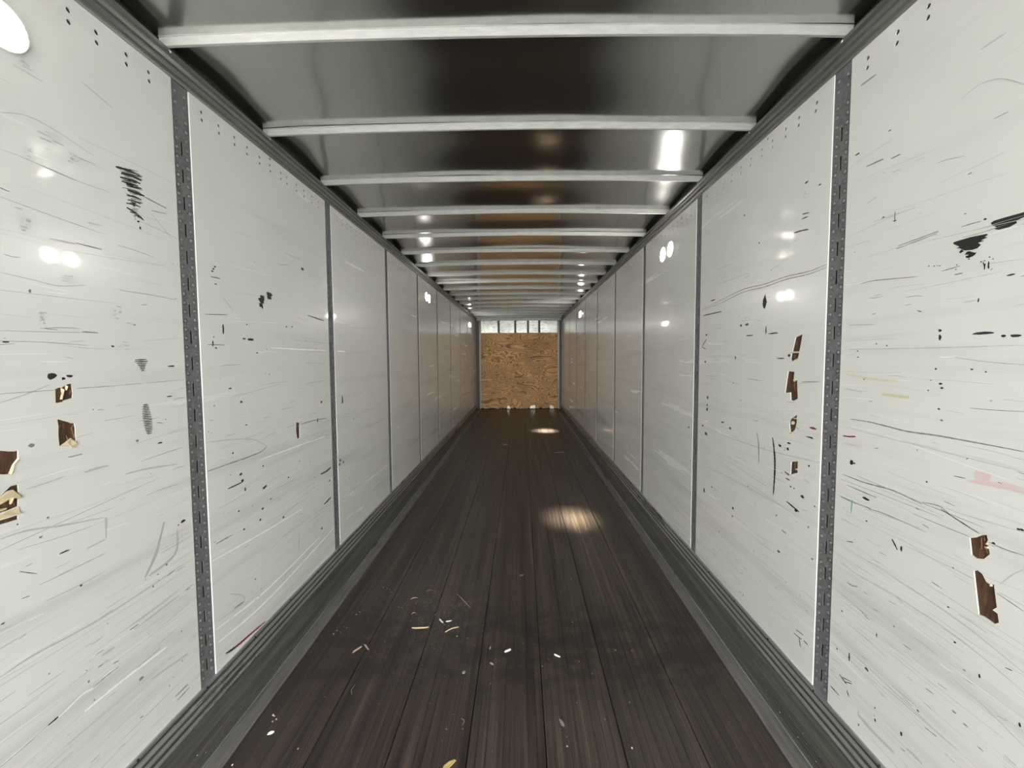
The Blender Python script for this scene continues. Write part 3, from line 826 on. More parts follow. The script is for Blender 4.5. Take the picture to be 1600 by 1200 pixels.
class Marks:
    """thin flakes and rub marks lying on a panel face, collected per panel"""
    def __init__(s, side, gs=()): s.side = side; s.mb = MB(); s.n = 0; s.gs = gs
    def lift(s): s.n += 1; return .0003 + (s.n % 17) * .00004
    def poly(s, pts, col):
        h = s.lift(); vs = [at_wall(s.side, y, z, h) for y, z in pts]
        tr = tessellate_polygon([[Vector((y, z, 0)) for y, z in pts]])
        s.mb.add(vs, [tuple(t) for t in tr], col)
    def ribbon(s, pts, w, col):
        P = smooth_line(pts, 5 if math.hypot(pts[0][0]-pts[-1][0], pts[0][1]-pts[-1][1]) < .25 else 14); h = s.lift(); vs = []; n = len(P)
        for i, (y, z) in enumerate(P):
            a, b = P[max(i-1, 0)], P[min(i+1, n-1)]; dy, dz = b[0]-a[0], b[1]-a[1]; L = math.hypot(dy, dz) or 1
            ww = w * .5 * (.25 + .75 * math.sin(math.pi * (i + .35) / (n - .3)) ** .5) * rnd.uniform(.75, 1.2)
            vs += [at_wall(s.side, y - dz/L*ww, z + dy/L*ww, h), at_wall(s.side, y + dz/L*ww, z - dy/L*ww, h)]
        s.mb.add(vs, [(2*i, 2*i+1, 2*i+3, 2*i+2) for i in range(n-1) if all(clear_of(((P[i][0]*(1-u)+P[i+1][0]*u), (P[i][1]*(1-u)+P[i+1][1]*u)), s.gs) for u in (0, .25, .5, .75, 1))], col)
    def blob(s, y, z, ry, rz, col):
        if col == 8:                                           # a soft smudge: many short faint rubs
            for _ in range(16):
                a, r = rnd.uniform(0, 6.28), rnd.random() ** .6
                cy, cz = y + ry * .8 * r * math.cos(a), z + rz * .9 * r * math.sin(a); l = ry * rnd.uniform(.15, .5)
                s.ribbon([(cy - l, cz), (cy + l, cz + rnd.uniform(-.15, .15) * l)], rz * rnd.uniform(.08, .28), rnd.choice((8, 8, 8, 2)))
            return
        n = 9; off = rnd.random()
        pts = []
        for i in range(n):
            a = 2 * math.pi * (i + off) / n; k = rnd.uniform(.70, 1.15)
            pts.append((y + ry * k * math.cos(a), z + rz * k * math.sin(a)))
        s.poly(pts, col)
def clear_of(p, polys): return not any(inside(p, q) for q in polys)

def build_wall(side):
    key = 'L' if side < 0 else 'R'; word = 'left' if side < 0 else 'right'
    m = MB(); x0, x1 = sorted((side * (HW + .032), side * (HW + .06))); m.box((x0, Y_REAR, -.16), (x1, Y_FRONT + .05, 2.80))
    wall = struct(m.build('wall_' + word, M_SHELL))
    edges = [Y_REAR] + [POST_Y[side] + PITCH_POST * k for k in range(9)] + [Y_FRONT - .02]
    hp = POST_W / 2; TH = .005
    for k in range(len(edges) - 1):
        y0 = edges[k] + (0 if k == 0 else hp); y1 = edges[k+1] - (0 if k == len(edges) - 2 else hp)
        z0, z1 = .10, Z_TOP + .03
        gs = [pts for s_, pts in GOUGES if s_ == key and all(y0 + .004 < p[0] < y1 - .004 for p in pts)]
        if k <= 1: hs = [(p[0], p[1]) for p in (HOLES_L if side < 0 else HOLES_R) if y0 + .02 < p[0] < y1 - .02]
        elif k <= 6:
            n = 12; hs = []
            for i in range(n):
                yy = y0 + .05 + (y1 - y0 - .10) * (i + rnd.uniform(-.15, .15) + .5) / n
                hs += [(yy, 2.596 + rnd.uniform(-.002, .002)), (yy, 2.563)]
        else: hs = []
        if k == 0: hs += [(yy, zz) for yy in (1.13, 1.02, .90, .78) for zz in (2.595, 2.562)]
        hr = .0078; keep = []
        for p in hs:
            if all(math.hypot(p[0]-q[0], p[1]-q[1]) > 2.1 * hr for q in keep): keep.append(p)
        rings = [[(p[0] + hr*math.cos(i*math.pi/4), p[1] + hr*math.sin(i*math.pi/4)) for i in range(8)] for p in keep]
        # panel: front face with the torn patches and bolt holes cut out, thin rounded-off edges
        e = .002
        outer = [(y0+e, z0+e), (y1-e, z0+e), (y1-e, z1-e), (y0+e, z1-e)]
        loops = [outer] + gs + rings; flat = [p for L in loops for p in L]
        tris = tessellate_polygon([[Vector((y, z, 0)) for y, z in L] for L in loops])
        pm = MB(); pm.add([at_wall(side, y, z) for y, z in flat], [tuple(t) for t in tris], 0)
        o4 = [(y0, z0), (y1, z0), (y1, z1), (y0, z1)]
        vs = [at_wall(side, y, z) for y, z in outer] + [at_wall(side, y, z, -e) for y, z in o4] + [at_wall(side, y, z, -TH) for y, z in o4]
        fs = [(i, (i+1) % 4, 4 + (i+1) % 4, 4 + i) for i in range(4)] + [(4+i, 4+(i+1) % 4, 8+(i+1) % 4, 8+i) for i in range(4)]
        pm.add(vs, fs, 1)
        for L in gs + rings:                                   # the cut edges of patches and holes
            n = len(L); dp = .005
            pm.add([at_wall(side, y, z) for y, z in L] + [at_wall(side, y, z, -dp) for y, z in L], [(i, (i+1) % n, n+(i+1) % n, n+i) for i in range(n)], 1)
        panel = pm.build('wall_panel', [M_PANEL, M_PEDGE], wall)
        if rings:
            hm = MB()
            for L in rings: hm.add([at_wall(side, y, z, -.0045) for y, z in L], [tuple(range(8))])
            stuff(hm.build('bolt_holes', M_DARK, panel))
        for L in gs:                                           # bare brown core where the lining is torn away
            gm = MB(); tr = tessellate_polygon([[Vector((y, z, 0)) for y, z in L]])
            gm.add([at_wall(side, y, z, -.0035) for y, z in L], [tuple(t) for t in tr], 0)
            ys = [p[0] for p in L]; zs = [p[1] for p in L]
            for _ in range(7):                                 # loose standing fibres
                yy = rnd.uniform(min(ys), max(ys)); zz = rnd.uniform(min(zs), max(zs)); ln = rnd.uniform(.012, .035); w_ = rnd.uniform(.0008, .0020)
                P = [(yy + rnd.uniform(-.004, .004), zz + ln * (i/3 - .5)) for i in range(4)]
                if not all(inside(p, L) for p in P): continue
                vs = []
                for i, (a, b) in enumerate(P):
                    hgt = -.0033 + .0028 * math.sin(math.pi * (i + .3) / 3.6)
                    vs += [at_wall(side, a - w_, b, -.0034), at_wall(side, a, b, hgt), at_wall(side, a + w_, b, -.0034)]
                gm.add(vs, [q for i in range(3) for q in ((3*i, 3*i+1, 3*i+4, 3*i+3), (3*i+1, 3*i+2, 3*i+5, 3*i+4))], 1)
            gm.build('exposed_wood', [M_TORN, M_TORN_L], panel)
        for s_, L in LIPS:
            if s_ != key or not all(y0 < p[0] < y1 for p in L): continue
            sm = MB(); n = len(L); cy = sum(p[0] for p in L) / n
            top = [at_wall(side, y, z, .0012 + .0035 * (i % 3 == 1)) for i, (y, z) in enumerate(L)]; bot = [at_wall(side, y, z, -.003) for y, z in L]
            tr = tessellate_polygon([[Vector((y, z, 0)) for y, z in L]])
            sm.add(top + bot, [tuple(t) for t in tr] + [(i, (i+1) % n, n+(i+1) % n, n+i) for i in range(n)])
            sm.build('splinter', M_SPLINT, panel)
        # scuffs
        mk = Marks(side, gs)
        def on(pts): return all(y0 + .003 < p[0] < y1 - .003 and z0 < p[1] < z1 - .04 for p in pts)
        for s_, c, w_, pts in STROKES:
            if s_ == key and y0 <= pts[len(pts)//2][0] <= y1:
                pts = [(min(max(p[0], y0 + .004), y1 - .004), min(max(p[1], .12), z1 - .05)) for p in pts]; mk.ribbon(pts, w_, c)
        for s_, c, y, z, ry, rz in BLOBS:
            if s_ == key and on([(y - ry, z), (y + ry, z)]): mk.blob(y, z, ry, rz, c)
        for s_, c, pts in POLYS:
            if s_ == key and on(pts): mk.poly(pts, c)
        a0 = max(y0, .75)
        dens = (1.0 if k <= 3 else .55)
        for _ in range(int(230 * dens)):                       # hairline rubs, mostly level, more of them low down
            zz = .2 + 2.2 * min(rnd.random(), rnd.random()); yy = rnd.uniform(a0 + .02, y1 - .02); ln = min(rnd.expovariate(7) + .02, .7)
            e_ = min(yy + ln, y1 - .01)
            if e_ - yy < .015: continue
            sl = rnd.gauss(0, .05) + .02
            P = [(yy, zz), ((yy+e_)/2, zz + (e_-yy) * sl * .5 + rnd.uniform(-.003, .003)), (e_, zz + (e_-yy) * sl)]
            if any(p[1] > 2.5 or p[1] < .2 for p in P) or not all(clear_of(p, gs) for p in P): continue
            mk.ribbon(P, rnd.uniform(.0006, .0018), rnd.choice((2, 2, 2, 2, 1, 1, 3) if k < 2 else (2, 2, 2, 1)))
        for _ in range(int(95 * dens)):                        # nicks and specks
            zz = .2 + 2.1 * min(rnd.random(), rnd.random()); yy = rnd.uniform(a0 + .02, y1 - .02)
            if not clear_of((yy, zz), gs): continue
            r_ = rnd.uniform(.0012, .0032) * (1.8 if rnd.random() < .08 else 1)
            if rnd.random() < .5: mk.blob(yy, zz, r_ * rnd.uniform(1, 2.6), r_, rnd.choice((0, 0, 1, 1, 2)))
            else: 
                ln = rnd.uniform(.008, .035)
                if yy + ln < y1 - .01: mk.ribbon([(yy, zz), (yy + ln, zz + rnd.uniform(-.006, .006))], rnd.uniform(.001, .0025), rnd.choice((0, 1, 1, 2)))
        if mk.mb.f: stuff(mk.mb.build('scuff_marks', MARKS, panel))
    # slotted posts between the panels: each a thing
    for k in range(9):
        yc = POST_Y[side] + PITCH_POST * k; out = -.0034; zb, zt = .10, Z_TOP + .03
        pm = MB(); sw, sh, pit = .0048, .052, .1067
        zs = [zb]; z = .235
        while z < 2.38: zs += [z, z + sh]; z += pit
        zs.append(zt)
        W2 = hp - .0005
        for i in range(len(zs) - 1):
            slot = i % 2 == 1
            spans = ((-W2, -sw), (sw, W2)) if slot else ((-W2, W2),)
            for a, b in spans:
                pm.add([at_wall(side, yc+a, zs[i], out), at_wall(side, yc+b, zs[i], out), at_wall(side, yc+b, zs[i+1], out), at_wall(side, yc+a, zs[i+1], out)], [(0, 1, 2, 3)])
            if slot:                                           # inner lips of the slot
                L = [(yc-sw, zs[i]), (yc+sw, zs[i]), (yc+sw, zs[i+1]), (yc-sw, zs[i+1])]
                pm.add([at_wall(side, y, z_, out) for y, z_ in L] + [at_wall(side, y, z_, out - .003) for y, z_ in L], [(j, (j+1) % 4, 4+(j+1) % 4, 4+j) for j in range(4)])
        for a in (-W2, W2):                                    # returns at both sides
            pm.add([at_wall(side, yc+a, zb, out), at_wall(side, yc+a, zt, out), at_wall(side, yc+a, zt, out-.022), at_wall(side, yc+a, zb, out-.022)], [(0, 1, 2, 3)])
        post = pm.build('logistics_post', M_POST)
        tag(post, '%s slotted grey steel post from the camera along the %s wall' % (ORD[k], word), 'post', 'slotted posts on the %s wall' % word)
        bm_ = MB(); bm_.add([at_wall(side, yc-W2, zb, out-.020), at_wall(side, yc+W2, zb, out-.020), at_wall(side, yc+W2, zt, out-.020), at_wall(side, yc-W2, zt, out-.020)], [(0, 1, 2, 3)])
        bm_.build('back_channel', M_DARK, post)
        rm = MB(); z = .22
        while z < 2.5:
            for a, dz in ((-.024, 0), (.024, .007)):
                sg = 10 if k < 3 else 6
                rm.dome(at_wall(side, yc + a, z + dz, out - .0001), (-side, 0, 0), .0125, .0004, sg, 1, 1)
                rm.dome(at_wall(side, yc + a, z + dz, out), (-side, 0, 0), .0078, .0036, sg)
            z += pit / 3
        for a in (-.022, .022):
            for zz in (2.56, 2.60): rm.dome(at_wall(side, yc + a, zz, out), (-side, 0, 0), .007, .004, 8)
        stuff(rm.build('rivets', [M_RIVET, M_RING], post, True))
    return wall
wall_left = build_wall(-1); wall_right = build_wall(1)

# ------------------------------------------------------------------ top rails, scuff rails, floor edge strips
def arc_pts(c, r, a0, a1, n): return [(c[0] + r*math.cos(a0+(a1-a0)*i/n), c[1] + r*math.sin(a0+(a1-a0)*i/n)) for i in range(n+1)]
for side, num in ((-1, 1), (1, 2)):
    prof = [(-.03, Z_TOP - .002), (.004, Z_TOP - .002), (.006, Z_TOP + .004), (.006, Z_TOP + .012), (.013, Z_TOP + .016), (.014, Z_TOP + .026), (.010, Z_TOP + .029), (.010, Z_TOP + .038),
            (.018, Z_TOP + .042), (.020, Z_TOP + .050), (.017, Z_TOP + .053), (.018, Z_TOP + .060), (.030, Z_TOP + .064), (.030, Z_TOP + .0775), (-.03, Z_TOP + .0775)]
    m = MB(); m.sweep(prof, [Y_REAR, Y_FRONT], lambda u, w, y: at_wall(side, y, w, u), closed=True)
    rail = struct(fix_normals(m.build('trim_%d' % num, M_RAIL)))
    m = MB()
    for k in range(N_BOWS): m.dome(at_wall(side, BOW_Y0 + k * BOW_PITCH + .02, Z_TOP + .071, .030), (-side, 0, 0), .006, .003, 8)
    stuff(m.build('rivets', M_BRIGHT, rail, True))
    # scuff rail: four rounded ribs above a plain cove that runs out onto the floor
    prof = [(-.03, .186), (.006, .186), (.011, .183), (.012, .176), (.008, .172)]
    for i in range(3):
        c = .153 - i * .036
        prof += [(-.002, c + .0165), (.002, c + .0112)] + [(.004 + .012 * math.cos(a), c + .0105 * math.sin(a)) for a in (1.2, .7, .25, -.25, -.7, -1.2)] + [(.002, c - .0112), (-.002, c - .0165)]
    NR = len(prof)
    prof += [(.006, .054), (.011, .050), (.016, .046), (.018, .030), (.024, .016), (.036, .007), (.052, .0045)]
    for i in range(5): prof += [(.060 + i*.012, .0045), (.0615 + i*.012, .0030), (.0645 + i*.012, .0030), (.066 + i*.012, .0045)]
    prof += [(.121, .0045), (.121, -.02), (-.03, -.02)]
    m = MB(); m.sweep(prof, [Y_REAR, Y_FRONT], lambda u, w, y: at_wall(side, y, w, u), closed=True)
    groove_shade = {5 + 10*i + d for i in range(3) for d in (0, 1, 7, 8, 9)} | {4}      # shade between the ribs, painted by giving groove faces the dark material
    m.m = [(1 if (NR <= q < len(prof) - 4 or q in groove_shade) else 0) for q in range(len(prof))] + [0, 0]
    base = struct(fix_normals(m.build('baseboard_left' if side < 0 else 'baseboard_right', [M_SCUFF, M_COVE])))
    m = MB(); r2 = random.Random(3 + side); y = .9
    while y < 9:
        for u in (.058, .085): m.dome(at_wall(side, y + r2.uniform(-.012, .012), .0042, u + r2.uniform(-.004, .004)), (0, 0, 1), r2.uniform(.0018, .0034), .0016, 6)
        if r2.random() < .6: m.dome(at_wall(side, y + .05 + r2.uniform(-.03, .03), .0042, r2.uniform(.05, .115)), (0, 0, 1), r2.uniform(.0014, .0024), .0014, 5)
        y += .1
    stuff(m.build('screws', M_BRIGHT, base, True))
    m = MB()
    for k in range(26): m.dome(at_wall(side, 1.0 + k * .31, .1795, .0115), (-side, 0, .3), .005, .003, 8)
    stuff(m.build('rivets', M_DARK, base, True))
    prof = [(.122, -.02), (.122, .0055), (.128, .0062), (.160, .0042), (.183, .0035), (.189, .0015), (.189, -.02)]
    m = MB(); m.sweep(prof, [Y_REAR, Y_FRONT], lambda u, w, y: at_wall(side, y, w, u), closed=True)
    struct(fix_normals(m.build('trim_%d' % (num + 2), M_DUST)))

# ------------------------------------------------------------------ roof: sheet and bows
def camber(x): return -.018 * (x / HW) ** 2
NX = 44; ys = []; y = Y_REAR
while y < Y_FRONT: ys.append(y); y += .0508
ys.append(Y_FRONT)
vs = []; fs = []
for y in ys:
    ph = ((y - BOW_Y0) / BOW_PITCH) % 1
    for i in range(NX + 1):
        x = -1.30 + 2.60 * i / NX
        bay = math.floor((y - BOW_Y0) / BOW_PITCH)
        amp = .0100 + .0065 * noise.noise(Vector((x * .8, bay * 3.7, 2.0)))
        dz = amp * math.sin(math.pi * ph) ** 2 + .0022 * noise.noise(Vector((x * 1.7, y * 1.9, 5.0)))
        dz += .0055 * noise.noise(Vector((x * 1.3, y * 2.1, 8.0)))
        vs.append((x, y, 2.7685 + camber(x) + max(dz, -.001)))
n = NX + 1
for j in range(len(ys) - 1):
    for i in range(NX): fs.append((j*n+i, (j+1)*n+i, (j+1)*n+i+1, j*n+i+1))
ceiling = struct(mesh('ceiling', vs, fs, M_ROOF, smooth=True))
m = MB(); m.box((-1.335, Y_REAR, 2.80), (1.335, Y_FRONT + .05, 2.83)); m.build('outer_skin', M_SHELL, ceiling)
def make_bow(yc, k):
    """a light channel section: bottom flange, tall web facing the rear doors, lip against the roof"""
    prof = [(-.0035, .0345), (-.0035, .0325), (0.0, .0315), (0.0, .0015), (.0015, 0.0), (.0125, 0.0), (.014, .0015), (.014, .008), (.0122, .008), (.0122, .002), (.002, .002), (.002, .0345)]
    m = MB(); NXB = 24; vs = []; fs = []; n = len(prof); hw = HW - .004; r3 = random.Random(k)
    p1, p2 = r3.uniform(0, 6), r3.uniform(0, 6)
    for j in range(NXB + 1):
        x = -hw + 2 * hw * j / NXB
        wob = .0011 * math.sin(x * 3.1 + p1); wy = .002 * math.sin(x * 1.9 + p2)
        vs += [(x, yc + u + wy, 2.7345 + camber(x) + w + wob) for u, w in prof]
    for j in range(NXB):
        for i in range(n): fs.append((j*n+i, j*n+(i+1) % n, (j+1)*n+(i+1) % n, (j+1)*n+i))
    fs += [tuple(range(n)), tuple(NXB*n + i for i in range(n-1, -1, -1))]
    m.add(vs, fs); o = fix_normals(m.build('roof_bow', M_BOW))
    tag(o, '%s pale metal roof bow from the camera, spanning the ceiling' % ORD[k], 'roof bow', 'roof bows across the ceiling')
for k in range(N_BOWS): make_bow(BOW_Y0 + k * BOW_PITCH, k)

# ------------------------------------------------------------------ front wall
m = MB(); m.box((-1.335, Y_FRONT + .03, -.16), (1.335, Y_FRONT + .06, 2.83)); wf = struct(m.build('wall_front', M_SHELL))
seams = [-1.165, -.595, -.095, .305, .655, 1.185]
XS = lambda u: (u - 813.9) / 635.2 * 12.2 + .0628
seams = [-1.165] + [XS(u) for u in (779.6, 805.3, 825.2, 842.6)] + [1.185]
for i in range(5):
    a, b = seams[i] + (.028 if i else 0), seams[i+1] - (.028 if i < 4 else 0)
    m = MB(); nx, nz = 8, 5; vs = []; fs = []
    for j in range(nz + 1):
        for q in range(nx + 1):
            x = a + (b-a)*q/nx; z = 2.19 + .47*j/nz
            vs.append((x, Y_FRONT + .024 + .006*noise.noise(Vector((x*3, z*4, 9))), z))
    for j in range(nz):
        for q in range(nx): fs.append((j*(nx+1)+q, j*(nx+1)+q+1, (j+1)*(nx+1)+q+1, (j+1)*(nx+1)+q))
    mesh('metal_panel', vs, fs, M_FRONT, wf, smooth=True)
    if i < 4:
        c = seams[i+1]; m = MB()
        m.sweep([(-.034, .026), (-.030, .018), (-.020, .018), (-.016, .0125), (.016, .0125), (.020, .018), (.030, .018), (.034, .026)], [2.299, 2.66], lambda u, w, z: (c + u, Y_FRONT + w, z))
        for sx in (-.025, .025):
            for q in range(5): m.dome((c + sx, Y_FRONT + .018, 2.33 + q*.075), (0, -1, 0), .007, .004, 6)
        m.build('stiffener', M_POST, wf)
m = MB(); m.box((-1.28, Y_FRONT - .045, 2.662), (1.28, Y_FRONT + .03, 2.80)); struct(m.build('trim_5', M_RAIL))
for side, num in ((-1, 6), (1, 7)):
    xi = 1.150 if side < 0 else 1.178; m = MB()
    x0, x1 = sorted((side * 1.30, side * (xi + .03))); m.box((x0, Y_FRONT - .05, 0.006), (x1, Y_FRONT + .03, 2.662))
    cp = struct(m.build('trim_%d' % num, M_JAMB))
    q = MB(); q.sweep([(.030, -.052)] + [(.004 + .018*math.cos(a), -.040 + .030*math.sin(a)) for a in (-1.2, -1.8, -2.4, -3.0)] + [(-.018, .01), (.030, .01)], [.02, 2.655],
                      lambda u, w, z: (side * (xi + u), Y_FRONT + w, z), closed=True)
    fix_normals(q.build('corner_bead', M_BEAD, cp, True))
# plywood lining, splintered along its foot so that the sheet metal behind shows
m = MB(); m.box((-1.17, Y_FRONT + .0130, 0.0), (1.19, Y_FRONT + .029, .16)); m.build('kick_plate', M_SUB, wf)
for a, b in ((-.36, -.26), (.33, .50), (.93, 1.05)):
    m = MB(); m.box((a, Y_FRONT + .0122, .02), (b, Y_FRONT + .0128, .13)); m.build('bare_metal', M_FRONT, wf)
r4 = random.Random(12); xs = [-1.155 + 2.335 * i / 60 for i in range(61)]
bot = []
for x in xs:
    t_ = .035 + .03*noise.noise(Vector((x*5, 1, 1))) + r4.uniform(-.02, .02)
    if -.36 < x < -.26 or .33 < x < .50 or .93 < x < 1.05: t_ = r4.uniform(.10, .125)
    bot.append(max(.006, t_))
vs = []; N = len(xs)
for yy in (Y_FRONT - .008, Y_FRONT + .010):
    vs += [(x, yy, b) for x, b in zip(xs, bot)] + [(x, yy, 2.297) for x in xs]
fs = []
for i in range(N - 1):
    fs += [(i, i+1, N+i+1, N+i), (2*N+i+1, 2*N+i, 3*N+i, 3*N+i+1), (i+1, i, 2*N+i, 2*N+i+1), (N+i, N+i+1, 3*N+i+1, 3*N+i)]
fs += [(0, N, 3*N, 2*N), (N-1, 3*N-1, 4*N-1, 2*N-1)]
ply = tag(mesh('plywood_sheet', vs, fs, M_PLY), 'bare swirl-grained plywood sheet lining the far end wall', 'plywood')
def wall_patch(u, v): return (XS(u), 1.559 + (558.7 - v) / 635.2 * 12.2)
cx, cz = wall_patch(815, 567); m = MB()
pts = [(-.055, -.03), (-.02, -.045), (.05, -.04), (.075, -.005), (.055, .02), (.06, .045), (.03, .05), (.02, .02), (-.03, .0)]
tr = tessellate_polygon([[Vector((a, b, 0)) for a, b in pts]])
m.add([(cx + a, Y_FRONT - .0095, cz + b) for a, b in pts], [tuple(t) for t in tr])
o = m.build('bare_patch', plain('raw_yellow_wood', (.72, .46, .10), .6), ply); o['label'] = 'bright yellow chipped patch near the middle'
m = MB()
for _ in range(60):
    x = r4.choice((r4.gauss(.45, .18), r4.gauss(.85, .12), r4.uniform(-1.1, 1.1))); z = r4.choice((r4.gauss(1.75, .12), r4.gauss(.9, .25), r4.uniform(.3, 2.2)))
    if abs(x) > 1.1 or not .2 < z < 2.2: continue
    w_, h_ = r4.uniform(.006, .03), r4.uniform(.004, .012)
    m.add([(x-w_, Y_FRONT-.0088, z), (x, Y_FRONT-.0088, z-h_), (x+w_, Y_FRONT-.0088, z+.004), (x, Y_FRONT-.0088, z+h_)], [(0, 1, 2, 3)])
stuff(m.build('dark_chips', plain('ply_dark', (.06, .03, .015), .8), ply))

# ------------------------------------------------------------------ lamps: twin round lenses high on the side walls
LAMPS = [(-1, .990, 'round twin-lens white lamp high on the left wall, nearest the camera'),
         (1, 3.43, 'round twin-lens white lamp high on the right wall, nearer of two'),
         (-1, 5.88, 'round twin-lens white lamp high on the left wall, midway down'),
         (1, 8.32, 'round twin-lens white lamp high on the right wall, farther of two'),
         (-1, 10.72, 'round twin-lens white lamp high on the left wall, farthest near the end wall'),
         ]
for side, y, lab in LAMPS:
    r = bpy.data.objects.new('wall_lamp', None); COL.objects.link(r); r.location = (side * HW, y, 2.424)
    tag(r, lab, 'lamp', 'twin lens lamps on the side walls')
    m = MB()
    for d in (-.085, .085):
        seg = 24
        ring = [(0, d + .062*math.cos(2*math.pi*i/seg), .062*math.sin(2*math.pi*i/seg)) for i in range(seg)]
        vs = ring + [(-side*.006, p[1], p[2]) for p in ring]
        m.add(vs, [(i, (i+1) % seg, seg+(i+1) % seg, seg+i) for i in range(seg)] + [tuple(range(seg, 2*seg))])
    m.box((-.001 if side > 0 else -.004, -.03, -.02), (.004 if side > 0 else .001, .03, .02))
    fix_normals(m.build('housing', M_HOUSING, r))
    for d in (-.085, .085):
        m = MB(); m.dome((-side*.006, d, 0), (-side, 0, 0), 0.058, .005, 24, rings=3); m.build('lens', M_LENS, r, True)
# the two right-hand lamps also throw a narrow beam onto the floor
for (y, tx, ty, pw) in ((3.43, .585, 3.87, 6.0), (8.32, .616, 8.59, 14.0)):
    ld = bpy.data.lights.new('lamp_beam', 'SPOT'); ld.energy = BEAM * pw * 10; ld.spot_size = math.radians(12); ld.spot_blend = 1.0; ld.shadow_soft_size = .16; ld.color = (1, .90, .74)
    lo = bpy.data.objects.new('lamp_beam', ld); COL.objects.link(lo); lo.location = (HW - .06, y, 2.40)
    lo.rotation_euler = (Vector((tx, ty, 0)) - lo.location).to_track_quat('-Z', 'Y').to_euler()

# ------------------------------------------------------------------ litter on the floor
Z0 = .0006
def stalk(name, a, b, w, mat, label, cat, group=None, bend=.01, lift=0.0):
    """a thin three-sided stalk lying on the boards"""
    a = Vector((*a, 0)); b = Vector((*b, 0)); d = (b - a).normalized(); s = Vector((-d.y, d.x, 0)); n = 7; vs = []; fs = []
    for i in range(n):
        u = i / (n - 1); c = a.lerp(b, u) + s * bend * math.sin(math.pi * u); ww = w * (.45 + .55 * math.sin(math.pi * (u * .8 + .12)))
        zz = Z0 + lift * math.sin(math.pi * u) ** 2
        vs += [c - s * ww + Vector((0, 0, zz)), c + Vector((0, 0, zz + ww * 1.3)), c + s * ww + Vector((0, 0, zz))]
    for i in range(n - 1):
        for q in range(3): fs.append((3*i+q, 3*i+(q+1) % 3, 3*i+3+(q+1) % 3, 3*i+3+q))
    fs += [(0, 2, 1), (3*n-3, 3*n-2, 3*n-1)]
    return tag(mesh(name, vs, fs, mat), label, cat, group)
def flake(name, a, b, w, mat, label, cat, group=None, h=.003, seed=0):
    """a small jagged chip with thickness, a to b its long axis"""
    r_ = random.Random(seed); a = Vector((*a, 0)); b = Vector((*b, 0)); d = (b - a); L = d.length; d.normalize(); s = Vector((-d.y, d.x, 0))
    out = [(0, -.3), (.3, -.5), (.75, -.45), (1, -.15), (.95, .35), (.55, .5), (.2, .42), (.03, .1)]
    pts = [a + d * L * u + s * w * v * r_.uniform(.7, 1.2) for u, v in out]; n = len(pts)
    vs = [p + Vector((0, 0, Z0)) for p in pts] + [p + Vector((0, 0, Z0 + h * r_.uniform(.5, 1.2))) for p in pts]
    fs = [tuple(range(n-1, -1, -1)), tuple(range(n, 2*n))] + [(i, (i+1) % n, n+(i+1) % n, n+i) for i in range(n)]
    return tag(mesh(name, vs, fs, mat), label, cat, group)
GS, GC = 'straw scraps on the floor', 'chips scattered on the floor'
stalk('straw_stalk', (-.367, 2.600), (-.258, 2.449), .0016, M_STRAW, 'long straight straw lying aslant, longest bit on the boards', 'straw', GS, .002)
stalk('straw_stalk', (-.580, 2.623), (-.541, 2.641), .0015, M_STRAW, 'faint straw scrap farthest back among the litter left of centre', 'straw', GS)
stalk('straw_stalk', (-.658, 2.538), (-.614, 2.555), .0022, M_STRAW, 'short pale straw scrap just left of and behind the wood curls', 'straw', GS)
stalk('straw_stalk', (-.610, 2.383), (-.588, 2.400), .0022, M_STRAW, 'tiny straw scrap between the forked curl and the scraps behind it', 'straw', GS)
stalk('straw_stalk', (-.728, 1.795), (-.736, 1.851), .0015, M_STRAW, 'thin straw scrap lying lengthwise near the left floor edge, in front', 'straw', GS)
stalk('straw_stalk', (-.203, 1.674), (-.193, 1.643), .0015, M_STRAW, 'thin pale straw sliver on the near boards left of centre', 'straw', GS)
c1 = stalk('wood_curl', (-.576, 2.262), (-.478, 2.269), .0045, M_CHIP, 'pale forked wood curl, brightest scrap left of centre', 'wood chip', GC, -.012, .004)
stalk('wood_curl', (-.376, 2.225), (-.305, 2.270), .0034, M_CHIP, 'slender pale wood shaving right of the forked curl', 'wood chip', GC, .004, .003)
flake('paper_scrap', (-.432, 2.343), (-.402, 2.306), .010, M_PAPER, 'bright white paper scrap behind the forked wood curl', 'paper scrap', 'paper bits on the floor', seed=1)
flake('paper_scrap', (-.388, 2.318), (-.354, 2.327), .009, M_PAPER, 'small grey-white paper scrap right beside the brighter one', 'paper scrap', 'paper bits on the floor', seed=2)
lb = flake('plastic_scrap', (-.032, 2.070), (.002, 2.088), .012, M_PAPER, 'white bent plastic scrap in the centre of the near floor', 'plastic scrap', None, .006, seed=3)
flake('paper_tube', (.231, 2.053), (.261, 2.035), .010, M_PAPER, 'white short stick-like paper bit right of centre', 'paper scrap', 'paper bits on the floor', .006, seed=4)
flake('wood_chip', (-.106, 2.111), (-.112, 2.088), .006, M_CHIP, 'little upright-looking pale chip left of the white plastic scrap', 'wood chip', GC, seed=5)
flake('wood_chip', (-.102, 1.996), (-.084, 1.980), .009, M_CHIP, 'crumbly pale chip in front of the white plastic scrap', 'wood chip', GC, seed=6)
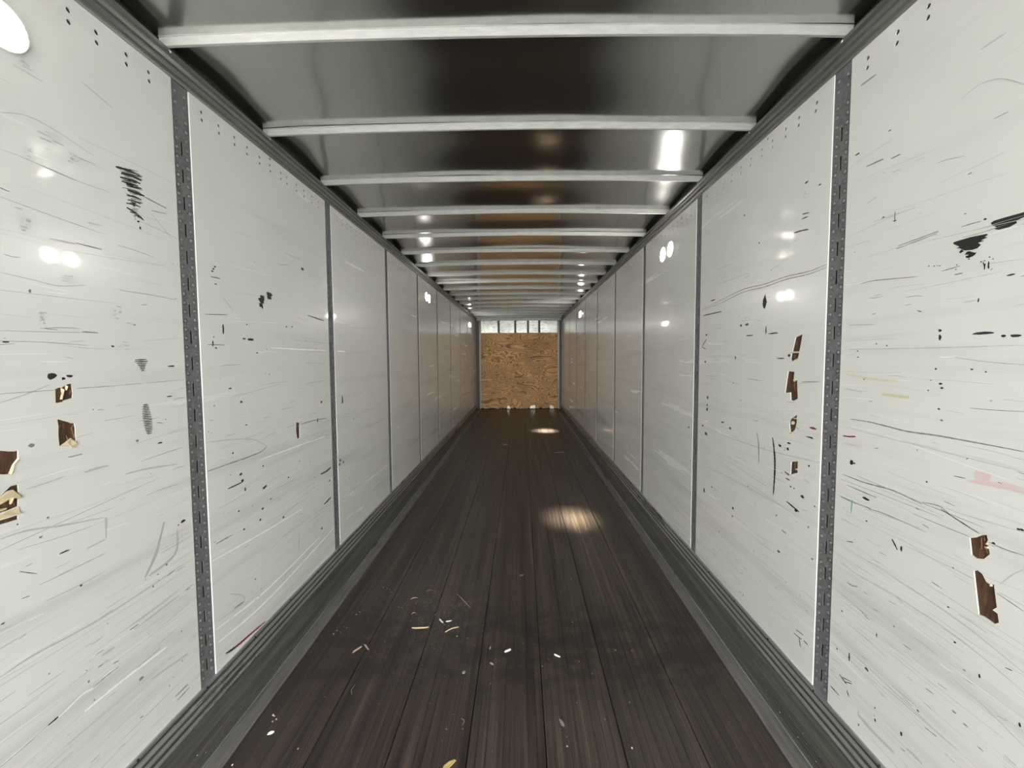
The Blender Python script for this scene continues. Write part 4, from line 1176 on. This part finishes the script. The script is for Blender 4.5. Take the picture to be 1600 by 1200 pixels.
flake('lint_tuft', (.222, 1.672), (.238, 1.635), .013, M_FLUFF, 'grey lint tuft on the near boards right of centre', 'lint', None, .006, seed=7)
flake('dry_leaf', (-.242, 1.452), (-.198, 1.490), .020, M_LEAF, 'yellowish dry leaf piece at the very front of the floor', 'leaf', None, .005, seed=8)
flake('wood_chip', (-.838, 2.060), (-.806, 2.108), .012, M_PINKCHIP, 'pinkish chip by the left floor edge, larger of a pair', 'wood chip', GC, seed=9)
flake('wood_chip', (-.797, 2.124), (-.757, 2.080), .008, M_PINKCHIP, 'pinkish chip by the left floor edge, slimmer of a pair', 'wood chip', GC, seed=10)
flake('paint_chip', (-.998, 1.592), (-.976, 1.604), .012, M_PAPER, 'bright white paint chip beside the left dusty edge strip', 'paint chip', None, .004, seed=11)
flake('pebble', (-.236, 1.924), (-.220, 1.934), .016, M_FLUFF, 'small grey pebble on the near boards left of the white plastic scrap', 'pebble', None, .008, seed=12)
flake('flat_disc', (.044, 2.825), (.074, 2.842), .026, M_FLUFF, 'flat greyish round bit near the middle, behind the worn band', 'debris', None, .002, seed=13)
stalk('wire_piece', (-.252, 7.204), (-.184, 7.230), .006, M_PAPER, 'short pale stick far down the floor, left of centre', 'stick', 'sticks far down the floor')
stalk('wire_piece', (.589, 6.561), (.818, 6.649), .005, M_FLUFF, 'long thin stick far down the floor by the right side', 'stick', 'sticks far down the floor')
m = MB()
r5 = random.Random(5)
for x, y in SPECKS:
    m.dome((x, y, .0004), (r5.uniform(-.2, .2), r5.uniform(-.2, .2), 1), r5.uniform(.0025, .0048), r5.uniform(.002, .004), 6)
for _ in range(220):
    x, y = (r5.uniform(-1.05, 1.05), r5.uniform(1.25, 4.5)) if r5.random() < .5 else (r5.gauss(-.5, .25), r5.gauss(2.4, .3))
    if abs(x) < 1.06: m.dome((x, y, .0003), (0, 0, 1), r5.uniform(.0010, .0024), .0015, 5)
crumbs = stuff(m.build('crumbs', M_CHIP)); crumbs['label'] = 'tiny pale crumbs and sawdust sprinkled over the near floor boards'; crumbs['category'] = 'crumbs'
